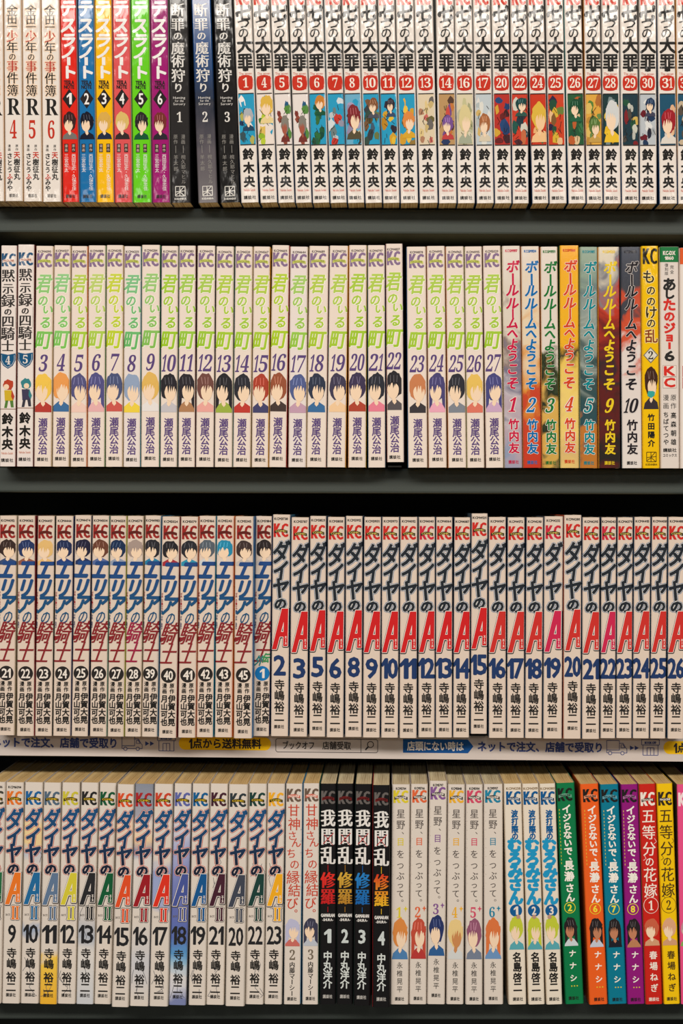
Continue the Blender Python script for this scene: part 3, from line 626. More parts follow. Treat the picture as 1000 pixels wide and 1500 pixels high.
# number, stock code, title colours, hair, clothes, side colours (left, right)
KH = [(3, 'KCM4090', (150, 206, 128), (120, 196, 74), (246, 202, 80), (186, 60, 50), 0), (4, 'KCM4127', (150, 206, 140), (124, 200, 86), (240, 160, 84), (60, 110, 160), 0), (5, 'KCM4151', (190, 212, 90), (164, 206, 40), (86, 84, 130), (244, 206, 190), 0), (6, 'KCM4189', (196, 214, 120), (170, 208, 60), (84, 82, 136), (236, 180, 180), 1),
 (7, 'KCM4215', (206, 216, 70), (190, 212, 30), (76, 86, 124), (210, 90, 80), 0), (8, 'KCM4251', (130, 196, 140), (100, 186, 100), (150, 168, 196), (244, 214, 70), 0), (9, 'KCM4284', (160, 206, 124), (130, 192, 80), (230, 186, 96), (236, 230, 226), 0), (10, 'KCM4331', (170, 208, 60), (156, 202, 30), (40, 38, 44), (200, 196, 200), 0),
 (11, 'KCM4383', (170, 208, 90), (150, 202, 50), (44, 40, 46), (180, 130, 90), 1), (12, 'KCM4429', (176, 208, 90), (156, 202, 40), (116, 74, 66), (240, 170, 160), 0), (13, 'KCM4476', (184, 210, 80), (164, 204, 34), (40, 38, 42), (160, 180, 70), 1), (14, 'KCM4520', (180, 210, 90), (160, 204, 40), (44, 44, 52), (196, 60, 50), 0),
 (15, 'KCM4567', (186, 210, 80), (166, 204, 36), (176, 66, 46), (70, 70, 110), 0), (16, 'KCM4601', (186, 212, 60), (170, 206, 24), (156, 84, 56), (70, 56, 52), 0), (17, 'KCM4644', (170, 208, 110), (150, 202, 60), (84, 96, 146), (200, 160, 180), 0), (18, 'KCM4689', (186, 210, 84), (170, 204, 40), (48, 56, 76), (60, 110, 160), 0),
 (19, 'KCM4720', (186, 210, 90), (166, 204, 44), (66, 60, 84), (246, 206, 160), 0), (20, 'KCM4767', (176, 208, 70), (160, 202, 34), (64, 54, 84), (180, 70, 50), 0), (21, 'KCM4797', (184, 210, 84), (164, 204, 40), (44, 46, 56), (236, 130, 150), 0), (22, 'KCM4837', (180, 210, 80), (164, 204, 40), (44, 40, 44), (90, 84, 86), 0),
 (23, 'KCM4878', (184, 210, 90), (164, 204, 44), (206, 130, 84), (60, 56, 60), 0), (24, 'KCM4912', (180, 210, 84), (160, 202, 40), (76, 70, 120), (240, 170, 190), 1), (25, 'KCM4965', (184, 210, 90), (166, 204, 44), (46, 46, 54), (130, 136, 146), 0), (26, 'KCM4995', (180, 208, 80), (164, 202, 36), (236, 196, 96), (226, 120, 100), 0), (27, 'KCM5029', (180, 210, 84), (160, 202, 40), (74, 74, 130), (206, 170, 200), 1)]
SL = {10: (50, 120, 170), 12: (70, 70, 76), 11: (50, 120, 170), 14: (90, 150, 170), 19: (70, 130, 130), 20: (236, 160, 60), 21: (60, 130, 180), 22: (190, 110, 110), 23: (40, 110, 160), 24: (200, 140, 110), 25: (214, 130, 60), 26: (190, 190, 150), 27: (130, 90, 80), 3: (180, 90, 60)}
SR = {15: (236, 180, 50), 16: (190, 60, 56), 18: (190, 110, 96), 19: (236, 190, 50), 20: (240, 190, 50), 21: (60, 100, 130), 22: (110, 80, 100), 12: (60, 54, 60), 11: (130, 80, 70), 5: (226, 130, 60), 9: (90, 150, 100), 6: (120, 160, 110), 8: (70, 150, 170)}
for i, (n, cd, g1, g2, hair, cloth, lg) in enumerate(KH):
    lab = 'cream comic with lime green title and purple number %d, second shelf' % n
    if n == 22: lab = 'cream comic with lime title numbered 22, raised and standing before the dark gap'
    ck = mat((238, 222, 208) if n not in (8, 17) else (236, 224, 216))
    make_book(SP2[2 + i], lab, 'cream comics with lime green titles', (ck, mat(SL.get(n, (222, 200, 170))), mat(SR.get(n, (214, 196, 160)))), d_green(n, cd, g1, g2, hair, cloth, bool(lg)), page_stock((232, 208, 166), (170, 140, 100)))
W0 = (232, 220, 206)
BA = [(1, 'crimson', (206, 34, 74), [(0, W0), (90, (226, 214, 196)), (140, (150, 130, 124)), (180, (120, 116, 140)), (230, (200, 190, 196)), (270, (190, 170, 180)), (325, (150, 160, 186))], (206, 190, 160)),
 (2, 'blue', (20, 110, 176), [(0, W0), (130, (236, 214, 180)), (200, (226, 150, 60)), (240, (206, 76, 46)), (325, (206, 60, 40))], (226, 150, 70)),
 (3, 'green', (34, 120, 56), [(0, W0), (150, W0), (190, (70, 80, 50)), (215, (40, 50, 36)), (250, (226, 180, 90)), (300, (214, 170, 80)), (325, (110, 100, 60))], (230, 190, 110)),
 (4, 'orange red', (220, 72, 34), [(0, (250, 176, 30)), (110, (246, 184, 40)), (150, (60, 60, 50)), (175, (240, 200, 90)), (250, (246, 214, 120)), (325, (226, 190, 120))], (90, 140, 90)),
 (5, 'teal', (14, 136, 146), [(0, (150, 170, 150)), (60, (110, 130, 130)), (120, (160, 170, 160)), (190, (60, 84, 84)), (240, (40, 80, 90)), (275, (196, 120, 50)), (325, (196, 124, 50))], (150, 170, 150)),
 (9, 'yellow', (240, 206, 40), [(0, (226, 214, 190)), (40, (130, 130, 136)), (80, (196, 60, 40)), (150, (120, 40, 36)), (200, (60, 44, 46)), (250, (100, 36, 34)), (325, (46, 40, 36))], (240, 190, 70)),
 (10, 'black', (40, 36, 40), [(0, (60, 66, 80)), (70, (70, 70, 76)), (100, (206, 80, 50)), (135, (214, 90, 60)), (165, (232, 220, 212)), (325, (234, 224, 216))], (70, 90, 100))]
for i, (n, nm, c, st, sd) in enumerate(BA):
    make_book(SP2[27 + i], 'comic with painted spine and %s brush title numbered %d, second shelf' % (nm, n), 'painted comics with brush titles', (zones(st, 325, 5 + i * 3, amp=.8), mat(sd, 'g'), mat(st[-2][1], 'g')), d_ball(n, c, None if n == 9 else ((240, 230, 220) if n != 10 else (226, 216, 210))), gloss='g')
yel = mat((246, 196, 14), 'g')
make_book(SP2[34], 'yellow comic with brown title and white diamond numbered 2, second shelf', 'single comics at the right of the second shelf', (yel, yel, yel), d_spirit(), gloss='g')
make_book(SP2[35], 'white comic with green top band and black-red title, second shelf', 'single comics at the right of the second shelf', (mat((226, 214, 204)), mat((206, 196, 180)), mat((216, 204, 190))), d_classic())
def d_cut(P, w, H):
    P.rect('series_emblem', -w / 2 + .2, .2, w / 2 - .2, 24, (226, 92, 40), 1, 10)
    for y in (543, 560): P.rect('series_emblem', -10, y - 370, 10, y - 354, (190, 60, 50), 1); P.rect('series_emblem', -9.2, y - 369.2, 9.2, y - 354.8, WHITE, 2)
make_book(SP2[36], 'white comic with orange top band, cut off at the right end of second shelf', 'single comics at the right of the second shelf', (mat((232, 220, 210)), mat((232, 220, 210)), mat((232, 220, 210))), d_cut)

# ------------------------------------------------------------------ third shelf
def d_pitch(n, cd, hair, cloth, kc=(156, 40, 36), red=(140, 40, 44), gaiden=False):
    def d(P, w, H):
        T = 756
        code(P, 763 - T, cd, INK, 20)
        KC(P, 779 - T, w, kc, ((96, 34, 28), (200, 150, 60)), 20)
        figure(P, 0, 790 - T, 28, 38, hair, SKIN, cloth, 300 + n, lim=w / 2 - 1)
        t = 'title_lettering'; zz = lambda y: (H - (y - T)) * S
        bm = gradient((26, 84, 124), (36, 72, 134), zz(900), zz(820))
        P.ch(t, 'エ', 0, 834 - T, 26, 35, bm, 8, bold=1.5, shear=.42); P.ch(t, 'リ', 0, 861.5 - T, 23, 30, bm, 8, bold=1.4, shear=.28); P.ch(t, 'ア', .5, 885 - T, 25, 31, bm, 8, bold=1.2, shear=.3)
        P.ch(t, 'の', 2, 904 - T, 15, 22, bm, 8, bold=.2, shear=.2)
        P.ch(t, '騎', .5, 926 - T, 24, 35, red, 8, xbold=.55, shear=.34); P.ch(t, '士', 0, 956 - T, 22, 34, red, 8, xbold=.5, shear=.34)
        for k, (q, c) in enumerate((('THE KNIGHT', (160, 40, 50)), ('IN THE AREA', (36, 60, 110)))):
            m = len(q)
            for j, a in enumerate(q):
                if a != ' ': P.ch(t, a, -10.8, 868 + k * 26 + j * 2.5 - T, 2.2, 2.8, c, 8, fit=True, rot=-90)
        v = 'volume_number'
        if gaiden:
            P.ch(t, '外', -4, 968 - T, 12, 16, (40, 130, 130), 8, bold=.5, shear=.3); P.ch(t, '伝', 5.5, 964 - T, 11, 15, (60, 150, 90), 8, bold=.5, shear=.3)
        P.disc(v, 0, 987 - T, 10.8, 10.8, (24, 120, 184) if gaiden else (44, 40, 38), 1, 32); P.num(v, str(n % 100 if not gaiden else 1), 0, 987 - T, 7 if gaiden else 13.5, 13, (240, 230, 218), layer=3, bold=.35)
        P.col('author_lettering', '原作', 5.5, [1002 - T, 1010 - T], 7, 7.5, INK, bold=.2); P.col('author_lettering', '漫画', -5.2, [1002 - T, 1010 - T], 7, 7.5, INK, bold=.2)
        P.col('author_lettering', '伊賀大晃', 5.5, (1021 - T, 1055 - T), 11, 11.5, INK, bold=.4); P.col('author_lettering', '月山可也', -5.2, (1021 - T, 1055 - T), 10, 11.5, INK, bold=.4)
        imprint(P, 1069 - T, INK, w, 15)
    return d
def letter_a(P, y0, h, w, c, dk, hi=(250, 240, 230)):
    t = 'title_lettering'
    def pts(q, dx=0, dy=0): return [((a - .5) * w + dx, y0 + b * h + dy) for a, b in q]
    L = [(.60, 0), (.92, 0), (.90, .05), (.29, 1.0), (0, 1.0)]; R = [(.74, 0), (1.0, 0), (.98, .92), (.70, .92)]; B = [(.42, .57), (.8, .57), (.8, .69), (.34, .69)]
    for j, q in enumerate((L, R, B)):
        for k in range(8): P.poly(t, pts(q, 1.7 * math.cos(k * .785) + .3, 1.7 * math.sin(k * .785) + .6), dk, 3 + k * .06 + j * .5)
        for k in range(8): P.poly(t, pts(q, .8 * math.cos(k * .785), .8 * math.sin(k * .785)), hi, 5 + k * .06 + j * .5)
        P.poly(t, pts(q), c, 7 + j * .3)
    for k, a in enumerate('エース'):
        if a == 'ー': P.rect(t, w * .36 - .3, y0 + h * (.70 + .075 * k) - 1.8, w * .36 + .3, y0 + h * (.70 + .075 * k) + 1.8, hi, 9)
        else: P.ch(t, a, w * .36, y0 + h * (.70 + .075 * k), 3.6, 4, hi, 9, bold=.15)
def d_ace(n, cd, kc=(206, 44, 36), ac=(206, 36, 36)):
    def d(P, w, H):
        T = 757; t = 'title_lettering'
        code(P, 763 - T, cd, INK, 20); KC(P, 780 - T, w, kc, ((40, 36, 30), (214, 190, 90)), 20, 'COMIC')
        for c, y, a, b in (('ダ', 812, 25, 36), ('イ', 839, 23, 33), ('ヤ', 865, 25, 33), ('の', 888, 19, 19)):
            for m, bo, l in (((38, 98, 150), 2.5, 1), ((232, 226, 214), 1.8, 2), ((36, 42, 50), 1.2, 3)): P.ch(t, c, .3, y - T, a, b, m, l, bold=bo, shear=.12)
        letter_a(P, 895 - T, 60, w * .94, ac, (36, 34, 36))
        P.num('volume_number', str(n), 0, 978.5 - T, 18 if n < 10 else 23.5, 28, (34, 58, 104), bold=1.15)
        for c, y in (('寺', 1007), ('嶋', 1022.5), ('裕', 1039), ('二', 1054)): P.ch('author_lettering', c, 0, y - T, 15.5, 16, INK, bold=.35)
        imprint(P, 1068.5 - T, INK, w, 15)
    return d
R3 = [(-1.5, 24.5, 755.5, -4.5, 20.5, 1077), (26, 51.5, 755.5, 24.5, 49.5, 1078), (54, 79.5, 756, 51.5, 74, 1078), (82, 107, 756, 79, 101.5, 1078), (110, 134, 755, 105.5, 128.5, 1078.5), (135, 159.7, 755.5, 131, 156, 1078.7), (161, 185, 756, 157, 181.3, 1079), (186, 210.3, 756, 182.5, 206.3, 1079), (211.5, 235.5, 755.5, 207.3, 229.5, 1079.3), (236.5, 263.5, 757, 234, 256, 1081),
 (265, 290, 757, 261, 286.3, 1080.5), (291, 316, 756, 287.5, 311.5, 1080), (317.5, 341.5, 756, 314, 339, 1080), (344.5, 371, 756.5, 344, 367, 1081.5), (375.5, 398, 755.5, 371, 394.5, 1077.5), (399, 424, 753.5, 396, 421, 1078), (427.5, 452.5, 758, 425, 449.7, 1079), (454, 477.5, 756, 452.5, 476.5, 1079), (480, 504.5, 757.5, 478, 502.7, 1080), (506, 531.5, 756, 505.5, 529.5, 1079.5),
 (533, 558, 757.5, 531, 556, 1080.3), (559.5, 584.3, 757.5, 558, 582.7, 1080.5), (586, 611, 757.5, 585.3, 609.5, 1081), (613, 637, 757.5, 612.5, 636.5, 1080), (638.3, 662.8, 757.5, 638, 662, 1080.2), (665, 689, 758, 663, 687.3, 1080.2), (690, 714, 752, 689, 712.7, 1074.5, 6), (715.5, 741.3, 757.5, 716, 741, 1080.8), (742.5, 769, 758, 742.3, 767.3, 1080.8), (770, 796, 758, 769, 792.8, 1081.2),
 (796.8, 823.5, 756.5, 796, 821, 1081.8), (827, 851.3, 754.5, 826.5, 849.8, 1082), (853, 878.5, 758, 853, 877.2, 1082.3), (880, 902.7, 758, 879, 900.7, 1081.3), (904, 927.2, 758, 902.5, 925.2, 1081.2), (928.3, 952.5, 757.5, 926.3, 950, 1081.5), (955, 977.2, 757.5, 952, 975, 1081.6), (978.5, 1003, 757.5, 977, 1002, 1082)]
SP3 = spec_row(R3, FOOT[2])
tan = mat((226, 207, 190))
PI3 = [(21, 'KCM4312', (60, 44, 40), (60, 80, 120)), (22, 'KCM4362', (40, 56, 100), (150, 90, 70)), (23, 'KCM4417', (232, 190, 120), (236, 190, 120)), (24, 'KCM4444', (36, 48, 86), (40, 66, 130)), (25, 'KCM4474', (36, 36, 60), (40, 56, 100)), (26, 'KCM4504', (110, 66, 50), (90, 110, 160)), (27, 'KCM4551', (30, 50, 84), (150, 160, 180)), (28, 'KCM4579', (170, 150, 140), (210, 200, 190)), (39, 'KCM4983', (44, 42, 48), (40, 130, 170)), (40, 'KCM5024', (40, 38, 42), (170, 50, 60)), (41, 'KCM5079', (44, 44, 50), (50, 150, 180)), (42, 'KCM5166', (90, 100, 110), (210, 214, 214)), (43, 'KCM5243', (40, 140, 176), (220, 210, 200)), (45, 'KCM5345', (64, 50, 48), (200, 190, 180)), (101, 'KCM5184', (48, 40, 40), (206, 196, 190))]
S3R = {1: (150, 60, 60), 2: (60, 60, 50), 3: (70, 80, 120), 4: (60, 64, 90), 5: (120, 160, 140), 6: (190, 190, 90), 8: (44, 140, 180), 9: (130, 44, 44), 10: (200, 120, 80), 11: (40, 150, 176), 12: (236, 140, 40), 13: (60, 130, 190), 14: (50, 60, 110)}
for i, (n, cd, hair, cloth) in enumerate(PI3):
    g = n > 100
    lab = 'cream comic with slanted blue and dark red title numbered %d, third shelf' % n if not g else 'cream comic with slanted blue title and blue disc numbered 1, third shelf'
    make_book(SP3[i], lab, 'cream comics with slanted blue and red titles', (tan, mat(S3R.get(i - 1, (200, 186, 160))), mat(S3R.get(i, (190, 176, 150)))), d_pitch(n, cd, hair, cloth, red=(140, 40, 44) if n != 28 else (160, 40, 70), gaiden=g), page_stock((214, 190, 150), (150, 122, 84)))
AC = [(2, 'KCM3738'), (3, 'KCM3787'), (5, 'KCM3821'), (6, 'KCM3858'), (8, 'KCM3912'), (9, 'KCM3951'), (10, 'KCM3973'), (11, 'KCM4012'), (12, 'KCM4040'), (13, 'KCM4064'), (14, 'KCM4087'), (15, 'KCM4121'), (16, 'KCM4147'), (17, 'KCM4172'), (18, 'KCM4210'), (19, 'KCM4232'), (20, 'KCM4280'), (21, 'KCM4295'), (22, 'KCM4343'), (23, 'KCM4379'), (24, 'KCM4415'), (25, 'KCM4458'), (26, 'KCM4488')]
for i, (n, cd) in enumerate(AC):
    lab = 'cream comic with big slanted red letter and navy number %d, third shelf' % n
    if n == 15: lab = 'cream comic with slanted red letter and navy number 15, raised above its neighbours'
    navy = mat((60, 84, 110))
    make_book(SP3[15 + i], lab, 'cream comics with a slanted red letter', (tan, mat((200, 90, 60)) if n == 20 else navy, mat((36, 104, 150)) if n == 2 else navy), d_ace(n, cd, (206, 40, 60) if n in (12, 19, 22) else (206, 44, 36), (206, 40, 80) if n in (19, 22) else (210, 34, 36) if n < 16 else (208, 50, 44)), page_stock((214, 190, 150), (150, 122, 84)))

# ------------------------------------------------------------------ bottom shelf
def d_act(n, c, kc, cd=None, art=None, tint=None):
    def d(P, w, H):
        T = 1147; t = 'title_lettering'
        if cd: code(P, 1154 - T, cd, INK, 19)
        KC(P, 1170 - T, w, kc, ((44, 38, 26), (226, 190, 40)), 20, 'COMIC')
        zz = lambda y: (H - (y - T)) * S
        bm = gradient((30, 34, 54), (32, 80, 126), zz(1265), zz(1195))
        for ch_, y, a, b in (('ダ', 1201, 25, 34), ('イ', 1227, 22, 31), ('ヤ', 1251, 24, 32), ('の', 1274, 18, 18)):
            for m, bo, l in (((196, 62, 50), 2.5, 1), ((236, 226, 214), 1.7, 2), (bm, 1.15, 3)): P.ch(t, ch_, .3, y - T, a, b, m, l, bold=bo, shear=.12)
        letter_a(P, 1279 - T, 47, w * .88, c, (70, 66, 66))
        for bo, m, l in ((2.0, (70, 66, 66), 4), (1.1, (244, 234, 222), 6), (.35, c, 8)): P.ch(t, '\U0001d408', 1.2, 1338 - T, 4.5, 19, m, l, fit=True, bold=bo); P.ch(t, '\U0001d408', 7.2, 1338 - T, 4.5, 19, m, l, fit=True, bold=bo)
        P.row(t, 'act', -6.5, 1340 - T, 7, 4.5, (120, 112, 106), layer=8)
        P.num('volume_number', str(n), 0, 1369 - T, 12 if n < 10 else 21.5, 26, (40, 40, 42), bold=.55)
        for ch_, y in (('寺', 1397), ('嶋', 1412.5), ('裕', 1432), ('二', 1447)): P.ch('author_lettering', ch_, 0, y - T, 15, 15.5, INK, bold=.35)
        imprint(P, 1458.5 - T, INK, w, 14.5)
        if art:
            r = random.Random(n)
            for q in art:
                y0, y1, cc = q
                if cc is None:
                    for k in range(4):
                        x, y = r.uniform(-9, 9), r.uniform(y0, y1)
                        P.line('spine_picture', [(x, y - T), (x + r.uniform(-6, 6), min(y1, y + 9) - T), (max(-11, min(11, x + r.uniform(-8, 8))), min(y1, y + 20) - T)], .6, (90, 92, 100), .5)
                else: P.poly('spine_picture', [(-w / 2 + .6, y0 + r.uniform(0, 12) - T), (0, y0 - T), (w / 2 - .6, y0 + r.uniform(0, 12) - T), (w / 2 - .6, y1 - r.uniform(0, 10) - T), (2, y1 - T), (-w / 2 + .6, y1 - r.uniform(0, 12) - T)], cc, 0)
    return d
def d_shrine(n, hair, cloth):
    def d(P, w, H):
        T = 1148; R = (204, 74, 52)
        KC(P, 1165 - T, w, (110, 90, 76), ((206, 96, 76), (244, 220, 206)), 19, 'MAGAZINE')
        for c, x, y, k in (('甘', 0, 1187, 18), ('神', 1, 1207, 19), ('さ', -2, 1224, 14), ('ん', 4, 1234, 15), ('ち', -3, 1250, 15), ('の', 2, 1266, 15), ('縁', 0, 1285, 20), ('結', 2, 1304, 19), ('び', -1, 1323, 18), ('。', 9, 1330, 14)): P.ch('title_lettering', c, x, y - T, k, k * 1.05, R, xbold=.15)
        P.col('title_lettering', 'あまがみさん', 11, (1215 - T, 1300 - T), 2.6, 2.6, (180, 170, 180))
        figure(P, 0, 1345 - T, 24, 41, hair, SKIN, cloth, 400 + n, lim=w / 2 - 1.2, long=True)
        P.num('volume_number', serif(str(n)), 0, 1398.5 - T, 9, 15, (120, 108, 92))
        P.col('author_lettering', '内藤マーシー', 0, (1413 - T, 1455 - T), 8.5, 9, INK, xbold=.2); imprint(P, 1463 - T, INK, w, 14)
    return d
def d_black(n, c1, c2):
    def d(P, w, H):
        T = 1149; wt = (232, 228, 222); g = (104, 98, 94); t = 'title_lettering'
        KC(P, 1169 - T, w, g, ((112, 30, 30), (60, 20, 20)), 19, 'MAGAZINE')
        for c, y, k in (('我', 1199, 22), ('間', 1226, 22), ('乱', 1254, 23)): P.ch(t, c, 0, y - T, k, k * 1.22, wt, xbold=.8)
        P.line(t, [(-7, 1237 - T), (8, 1221 - T)], 1.1, (190, 40, 40), 4); P.line(t, [(-6, 1223 - T), (7, 1239 - T)], .8, (190, 40, 40), 4)
        zz = lambda y: (H - (y - T)) * S
        gm = gradient(c1, c2, zz(1330), zz(1280))
        P.rect(t, -.4, 1268 - T, .4, 1278 - T, c1, 2); P.rect(t, -.4, 1329 - T, .4, 1337 - T, c1, 2)
        for c, y in (('修', 1290), ('羅', 1314)): P.ch(t, c, 0, y - T, 22, 25, gm, xbold=.8)
        P.row(t, 'GAMARAN', 0, 1341.5 - T, 20, 5, wt, bold=.25); P.row(t, '-SHURA-', 0, 1348 - T, 16, 4, wt, bold=.15)
        P.num('volume_number', str(n), 0, 1372 - T, 10, 19, (206, 214, 212), bold=.8)
        for c, y in (('中', 1401), ('丸', 1415), ('洋', 1428.5), ('介', 1442)): P.ch('author_lettering', c, 0, y - T, 13.5, 14.5, (214, 220, 216), bold=.4)
        imprint(P, 1460.5 - T, (200, 196, 190), w, 14)
    return d
def d_star(n, cd, c, hair, cloth, lg=False):
    def d(P, w, H):
        T = 1149; g = (96, 88, 84); t = 'title_lettering'
        code(P, 1155 - T, cd, INK, 15); KC(P, 1167 - T, w, c, ((40, 36, 34), (236, 226, 214)), 18.5, 'MAGAZINE')
        for ch_, y, k in (('星', 1192, 13), ('野', 1208, 13), ('、', 1220, 11), ('目', 1233, 11.5), ('を', 1251, 12), ('つ', 1268, 11), ('ぶ', 1283, 12), ('っ', 1296, 11), ('て', 1309, 11.5), ('。', 1319, 11)):
            if ch_ in '、。': P.ch(t, ch_, 6.5, y - T - 3, k, k, g)
            else: P.ch(t, ch_, 0, y - T, k, k * 1.1, c if ch_ == '目' else g, xbold=.12)
        P.num('volume_number', serif(str(n)), -1.5, 1336.5 - T, 9, 15.5, c)
        P.poly('volume_number', [(8, 1327 - T), (9, 1330 - T), (11.5, 1331 - T), (9, 1332 - T), (8, 1336 - T), (7, 1332 - T), (4.8, 1331 - T), (7, 1330 - T)], c, 2)
        figure(P, 0, 1344 - T, 24, 61, hair, SKIN if n != 4 else (206, 140, 86), cloth, 500 + n, lim=w / 2 - 1, long=lg)
        P.col('author_lettering', '永椎晃平', 0, (1414 - T, 1449 - T), 9, 10, INK); imprint(P, 1463 - T, INK, w, 13.5)
        for k in range(9): P.disc(t, -10.5, 1190 + k * 13 - T, .5, .5, (190, 180, 170), 2, 6)
    return d
def d_shore(n, cd):
    def d(P, w, H):
        T = 1148; B = (20, 92, 150); Cy = (34, 152, 200); t = 'title_lettering'
        code(P, 1155 - T, cd, (150, 126, 96), 21); KC(P, 1169 - T, w, B, ((30, 50, 80), (200, 210, 220)), 19.5, 'MAGAZINE')
        for ch_, y in (('波', 1192), ('打', 1203.5), ('際', 1215), ('の', 1225)): P.ch(t, ch_, 1, y - T, 10, 11.5, B, bold=.5)
        for ch_, y in (('む', 1238), ('ろ', 1258), ('み', 1276.5), ('さ', 1295), ('ん', 1315)): P.ch(t, ch_, 0, y - T, 22, 22, Cy, bold=1.6)
        P.disc('volume_number', 0, 1334 - T, 9, 9, B, 1, 26); P.num('volume_number', str(n), 0, 1334 - T, 6.5, 11.5, WHITE, layer=3, bold=.4)
        figure(P, 0, 1341 - T, 22, 50, (196, 206, 60), SKIN, (90, 170, 180), 600 + n, lim=w / 2 - 1, long=(n == 2)); P.disc('spine_picture', 6 - 3 * n, 1343 - T, 3, 3.2, (190, 150, 130), 7, 12)
        for ch_, y in (('名', 1402), ('島', 1416.5), ('啓', 1432), ('二', 1446)): P.ch('author_lettering', ch_, 0, y - T, 13.5, 15, INK, bold=.45)
        imprint(P, 1463.5 - T, INK, w, 15)
    return d
def d_tease(n, base, cloth):
    def d(P, w, H):
        T = 1148; K = (34, 32, 30); wt = (246, 240, 228); t = 'title_lettering'
        KC(P, 1165 - T, w, K, (tuple(int(v * .55 + 100) for v in base), K), 19, 'MAGAZINE')
        for ch_, y, k in (('イ', 1186, 14), ('ジ', 1199, 13), ('ら', 1212, 13), ('な', 1224, 13), ('い', 1236, 12), ('で', 1248, 13), ('、', 1256, 11), ('長', 1269, 15), ('瀞', 1285, 15), ('さ', 1302, 14), ('ん', 1316, 14)): P.ch(t, ch_, 1.2 if ch_ != '、' else 7, y - T, k, k, wt, bold=.5)
        for k in range(16): P.rect(t, -9.8, 1186 + k * 5.2 - T, -9.0, 1188.6 + k * 5.2 - T, (226, 206, 60), 2)
        P.disc('volume_number', 0, 1331 - T, 8.3, 8.3, (240, 220, 50), 1, 28); P.disc('volume_number', 0, 1331 - T, 7.4, 7.4, base, 2, 28); P.num('volume_number', str(n), 0, 1331 - T, 6.5, 9.5, (246, 226, 60), layer=3, bold=.4)
        figure(P, 0, 1344 - T, 21, 43, (40, 34, 36), (196, 130, 96), cloth, 700 + n, lim=10, long=True)
        P.col('author_lettering', 'ナナシ', 1, (1398 - T, 1434 - T), 11, 11, wt, bold=.35)
        for k in range(3): P.rect('author_lettering', -3 + k * 4, 1445 - T, -1.2 + k * 4, 1446.6 - T, (226, 206, 60), 2)
        imprint(P, 1463.5 - T, K, w, 15)
    return d
def d_bride(n, c, kc, hair):
    def d(P, w, H):
        T = 1148; t = 'title_lettering'
        KC(P, 1170 - T, w, kc, ((60, 50, 46), (236, 226, 214)), 20, 'MAGAZINE')
        for ch_, y, k in (('五', 1195, 20), ('等', 1219, 20), ('分', 1243, 20), ('の', 1262, 14), ('花', 1281, 20), ('嫁', 1304, 20)): P.ch(t, ch_, 0, y - T, k, k * 1.12, c, xbold=.2)
        for a, b in ((-8, 1252), (8, 1228), (-7, 1312)): P.line(t, [(a, b - T), (a + 3, b + 5 - T), (a - 1, b + 8 - T)], .6, c)
        base = (204, 38, 28) if n == 1 else (246, 200, 14)
        P.disc('volume_number', 0, 1326 - T, 11, 12, c, 1, 30); P.disc('volume_number', 0, 1326 - T, 10.3, 11.3, base, 2, 30); P.num('volume_number', serif(str(n)), 0, 1326 - T, 7.5, 14, c, layer=3)
        figure(P, 0, 1344 - T, 23, 41, hair, SKIN, (214, 160, 120), 800 + n, lim=w / 2 - 1)
        P.col('author_lettering', '春場ねぎ', 1, (1399 - T, 1447 - T), 12, 12.5, c, bold=.25); imprint(P, 1463.5 - T, c if n == 1 else INK, w, 15)
    return d
R4 = [(-19, 7, 1145.5, -25, 1, 1470), (8.5, 34.3, 1146, 3, 28.3, 1470), (36, 62.5, 1146, 30, 56.5, 1470), (63.5, 89, 1146.5, 57.5, 83.2, 1471), (90, 116.7, 1146.5, 84, 110, 1470.5), (118, 144, 1146.5, 111.5, 136.5, 1471), (145, 170.3, 1147, 138, 162.3, 1471), (171, 196, 1149, 163, 188, 1475.3), (197, 224.3, 1148.5, 189.5, 217, 1474), (225.5, 253, 1148.5, 219, 245.3, 1474.3),
 (254.5, 280.3, 1148, 247, 272.3, 1472.5), (281.3, 306.3, 1148, 275.8, 300.5, 1472.5), (307.5, 333.5, 1148, 302, 327.5, 1472), (335, 362.5, 1149, 330, 357.7, 1474), (364, 390, 1148, 359, 385.5, 1471.3), (391.5, 417.2, 1148, 387.5, 412.3, 1471.2), (418.7, 442, 1148, 415, 439.5, 1471.2), (445, 467.5, 1147.5, 442.5, 466.3, 1471.2), (469, 492, 1148, 467.7, 491.5, 1471), (493.3, 518, 1148, 493, 516.3, 1471), (519.3, 544, 1148.5, 517.8, 540.5, 1473), (546, 571, 1150, 547, 569.5, 1475.5),
 (574, 600, 1149, 572.5, 597.3, 1471.3), (602, 626.5, 1148.5, 600, 624.3, 1471), (628, 654.7, 1144, 626, 650.5, 1471), (656, 680.6, 1149, 654, 678.3, 1471), (682, 707, 1149, 682, 706, 1471.3), (708.2, 735, 1148.5, 709.3, 735, 1471), (739.5, 764.2, 1148, 746, 771, 1471.5), (765.3, 789, 1148, 773, 798.3, 1471.5), (790.2, 814, 1148, 800, 823.5, 1471.5), (815, 840, 1147, 828, 852.7, 1471), (852, 877.2, 1148.5, 865, 890, 1471.8), (878.3, 907, 1149, 891, 917.5, 1471), (908.7, 934.5, 1149, 919, 943, 1471), (936.5, 960, 1148.5, 945.5, 970, 1471.3), (962, 985.3, 1148, 972.5, 995.5, 1471), (991.5, 1016, 1149, 997, 1022, 1471)]
SP4 = spec_row(R4, FOOT[3])
wb = mat((224, 213, 201)); P4 = page_stock((206, 178, 126), (140, 112, 70)); P4N = page_stock((204, 190, 156), (130, 112, 84))
DKG = (70, 72, 84)
make_book(SP4[0], 'white comic cut off at the left end of the bottom shelf', 'white comics with a slanted coloured letter on the bottom shelf', (wb, wb, wb), d_act(8, (40, 110, 70), (70, 70, 60), 'KCM5986'), P4)
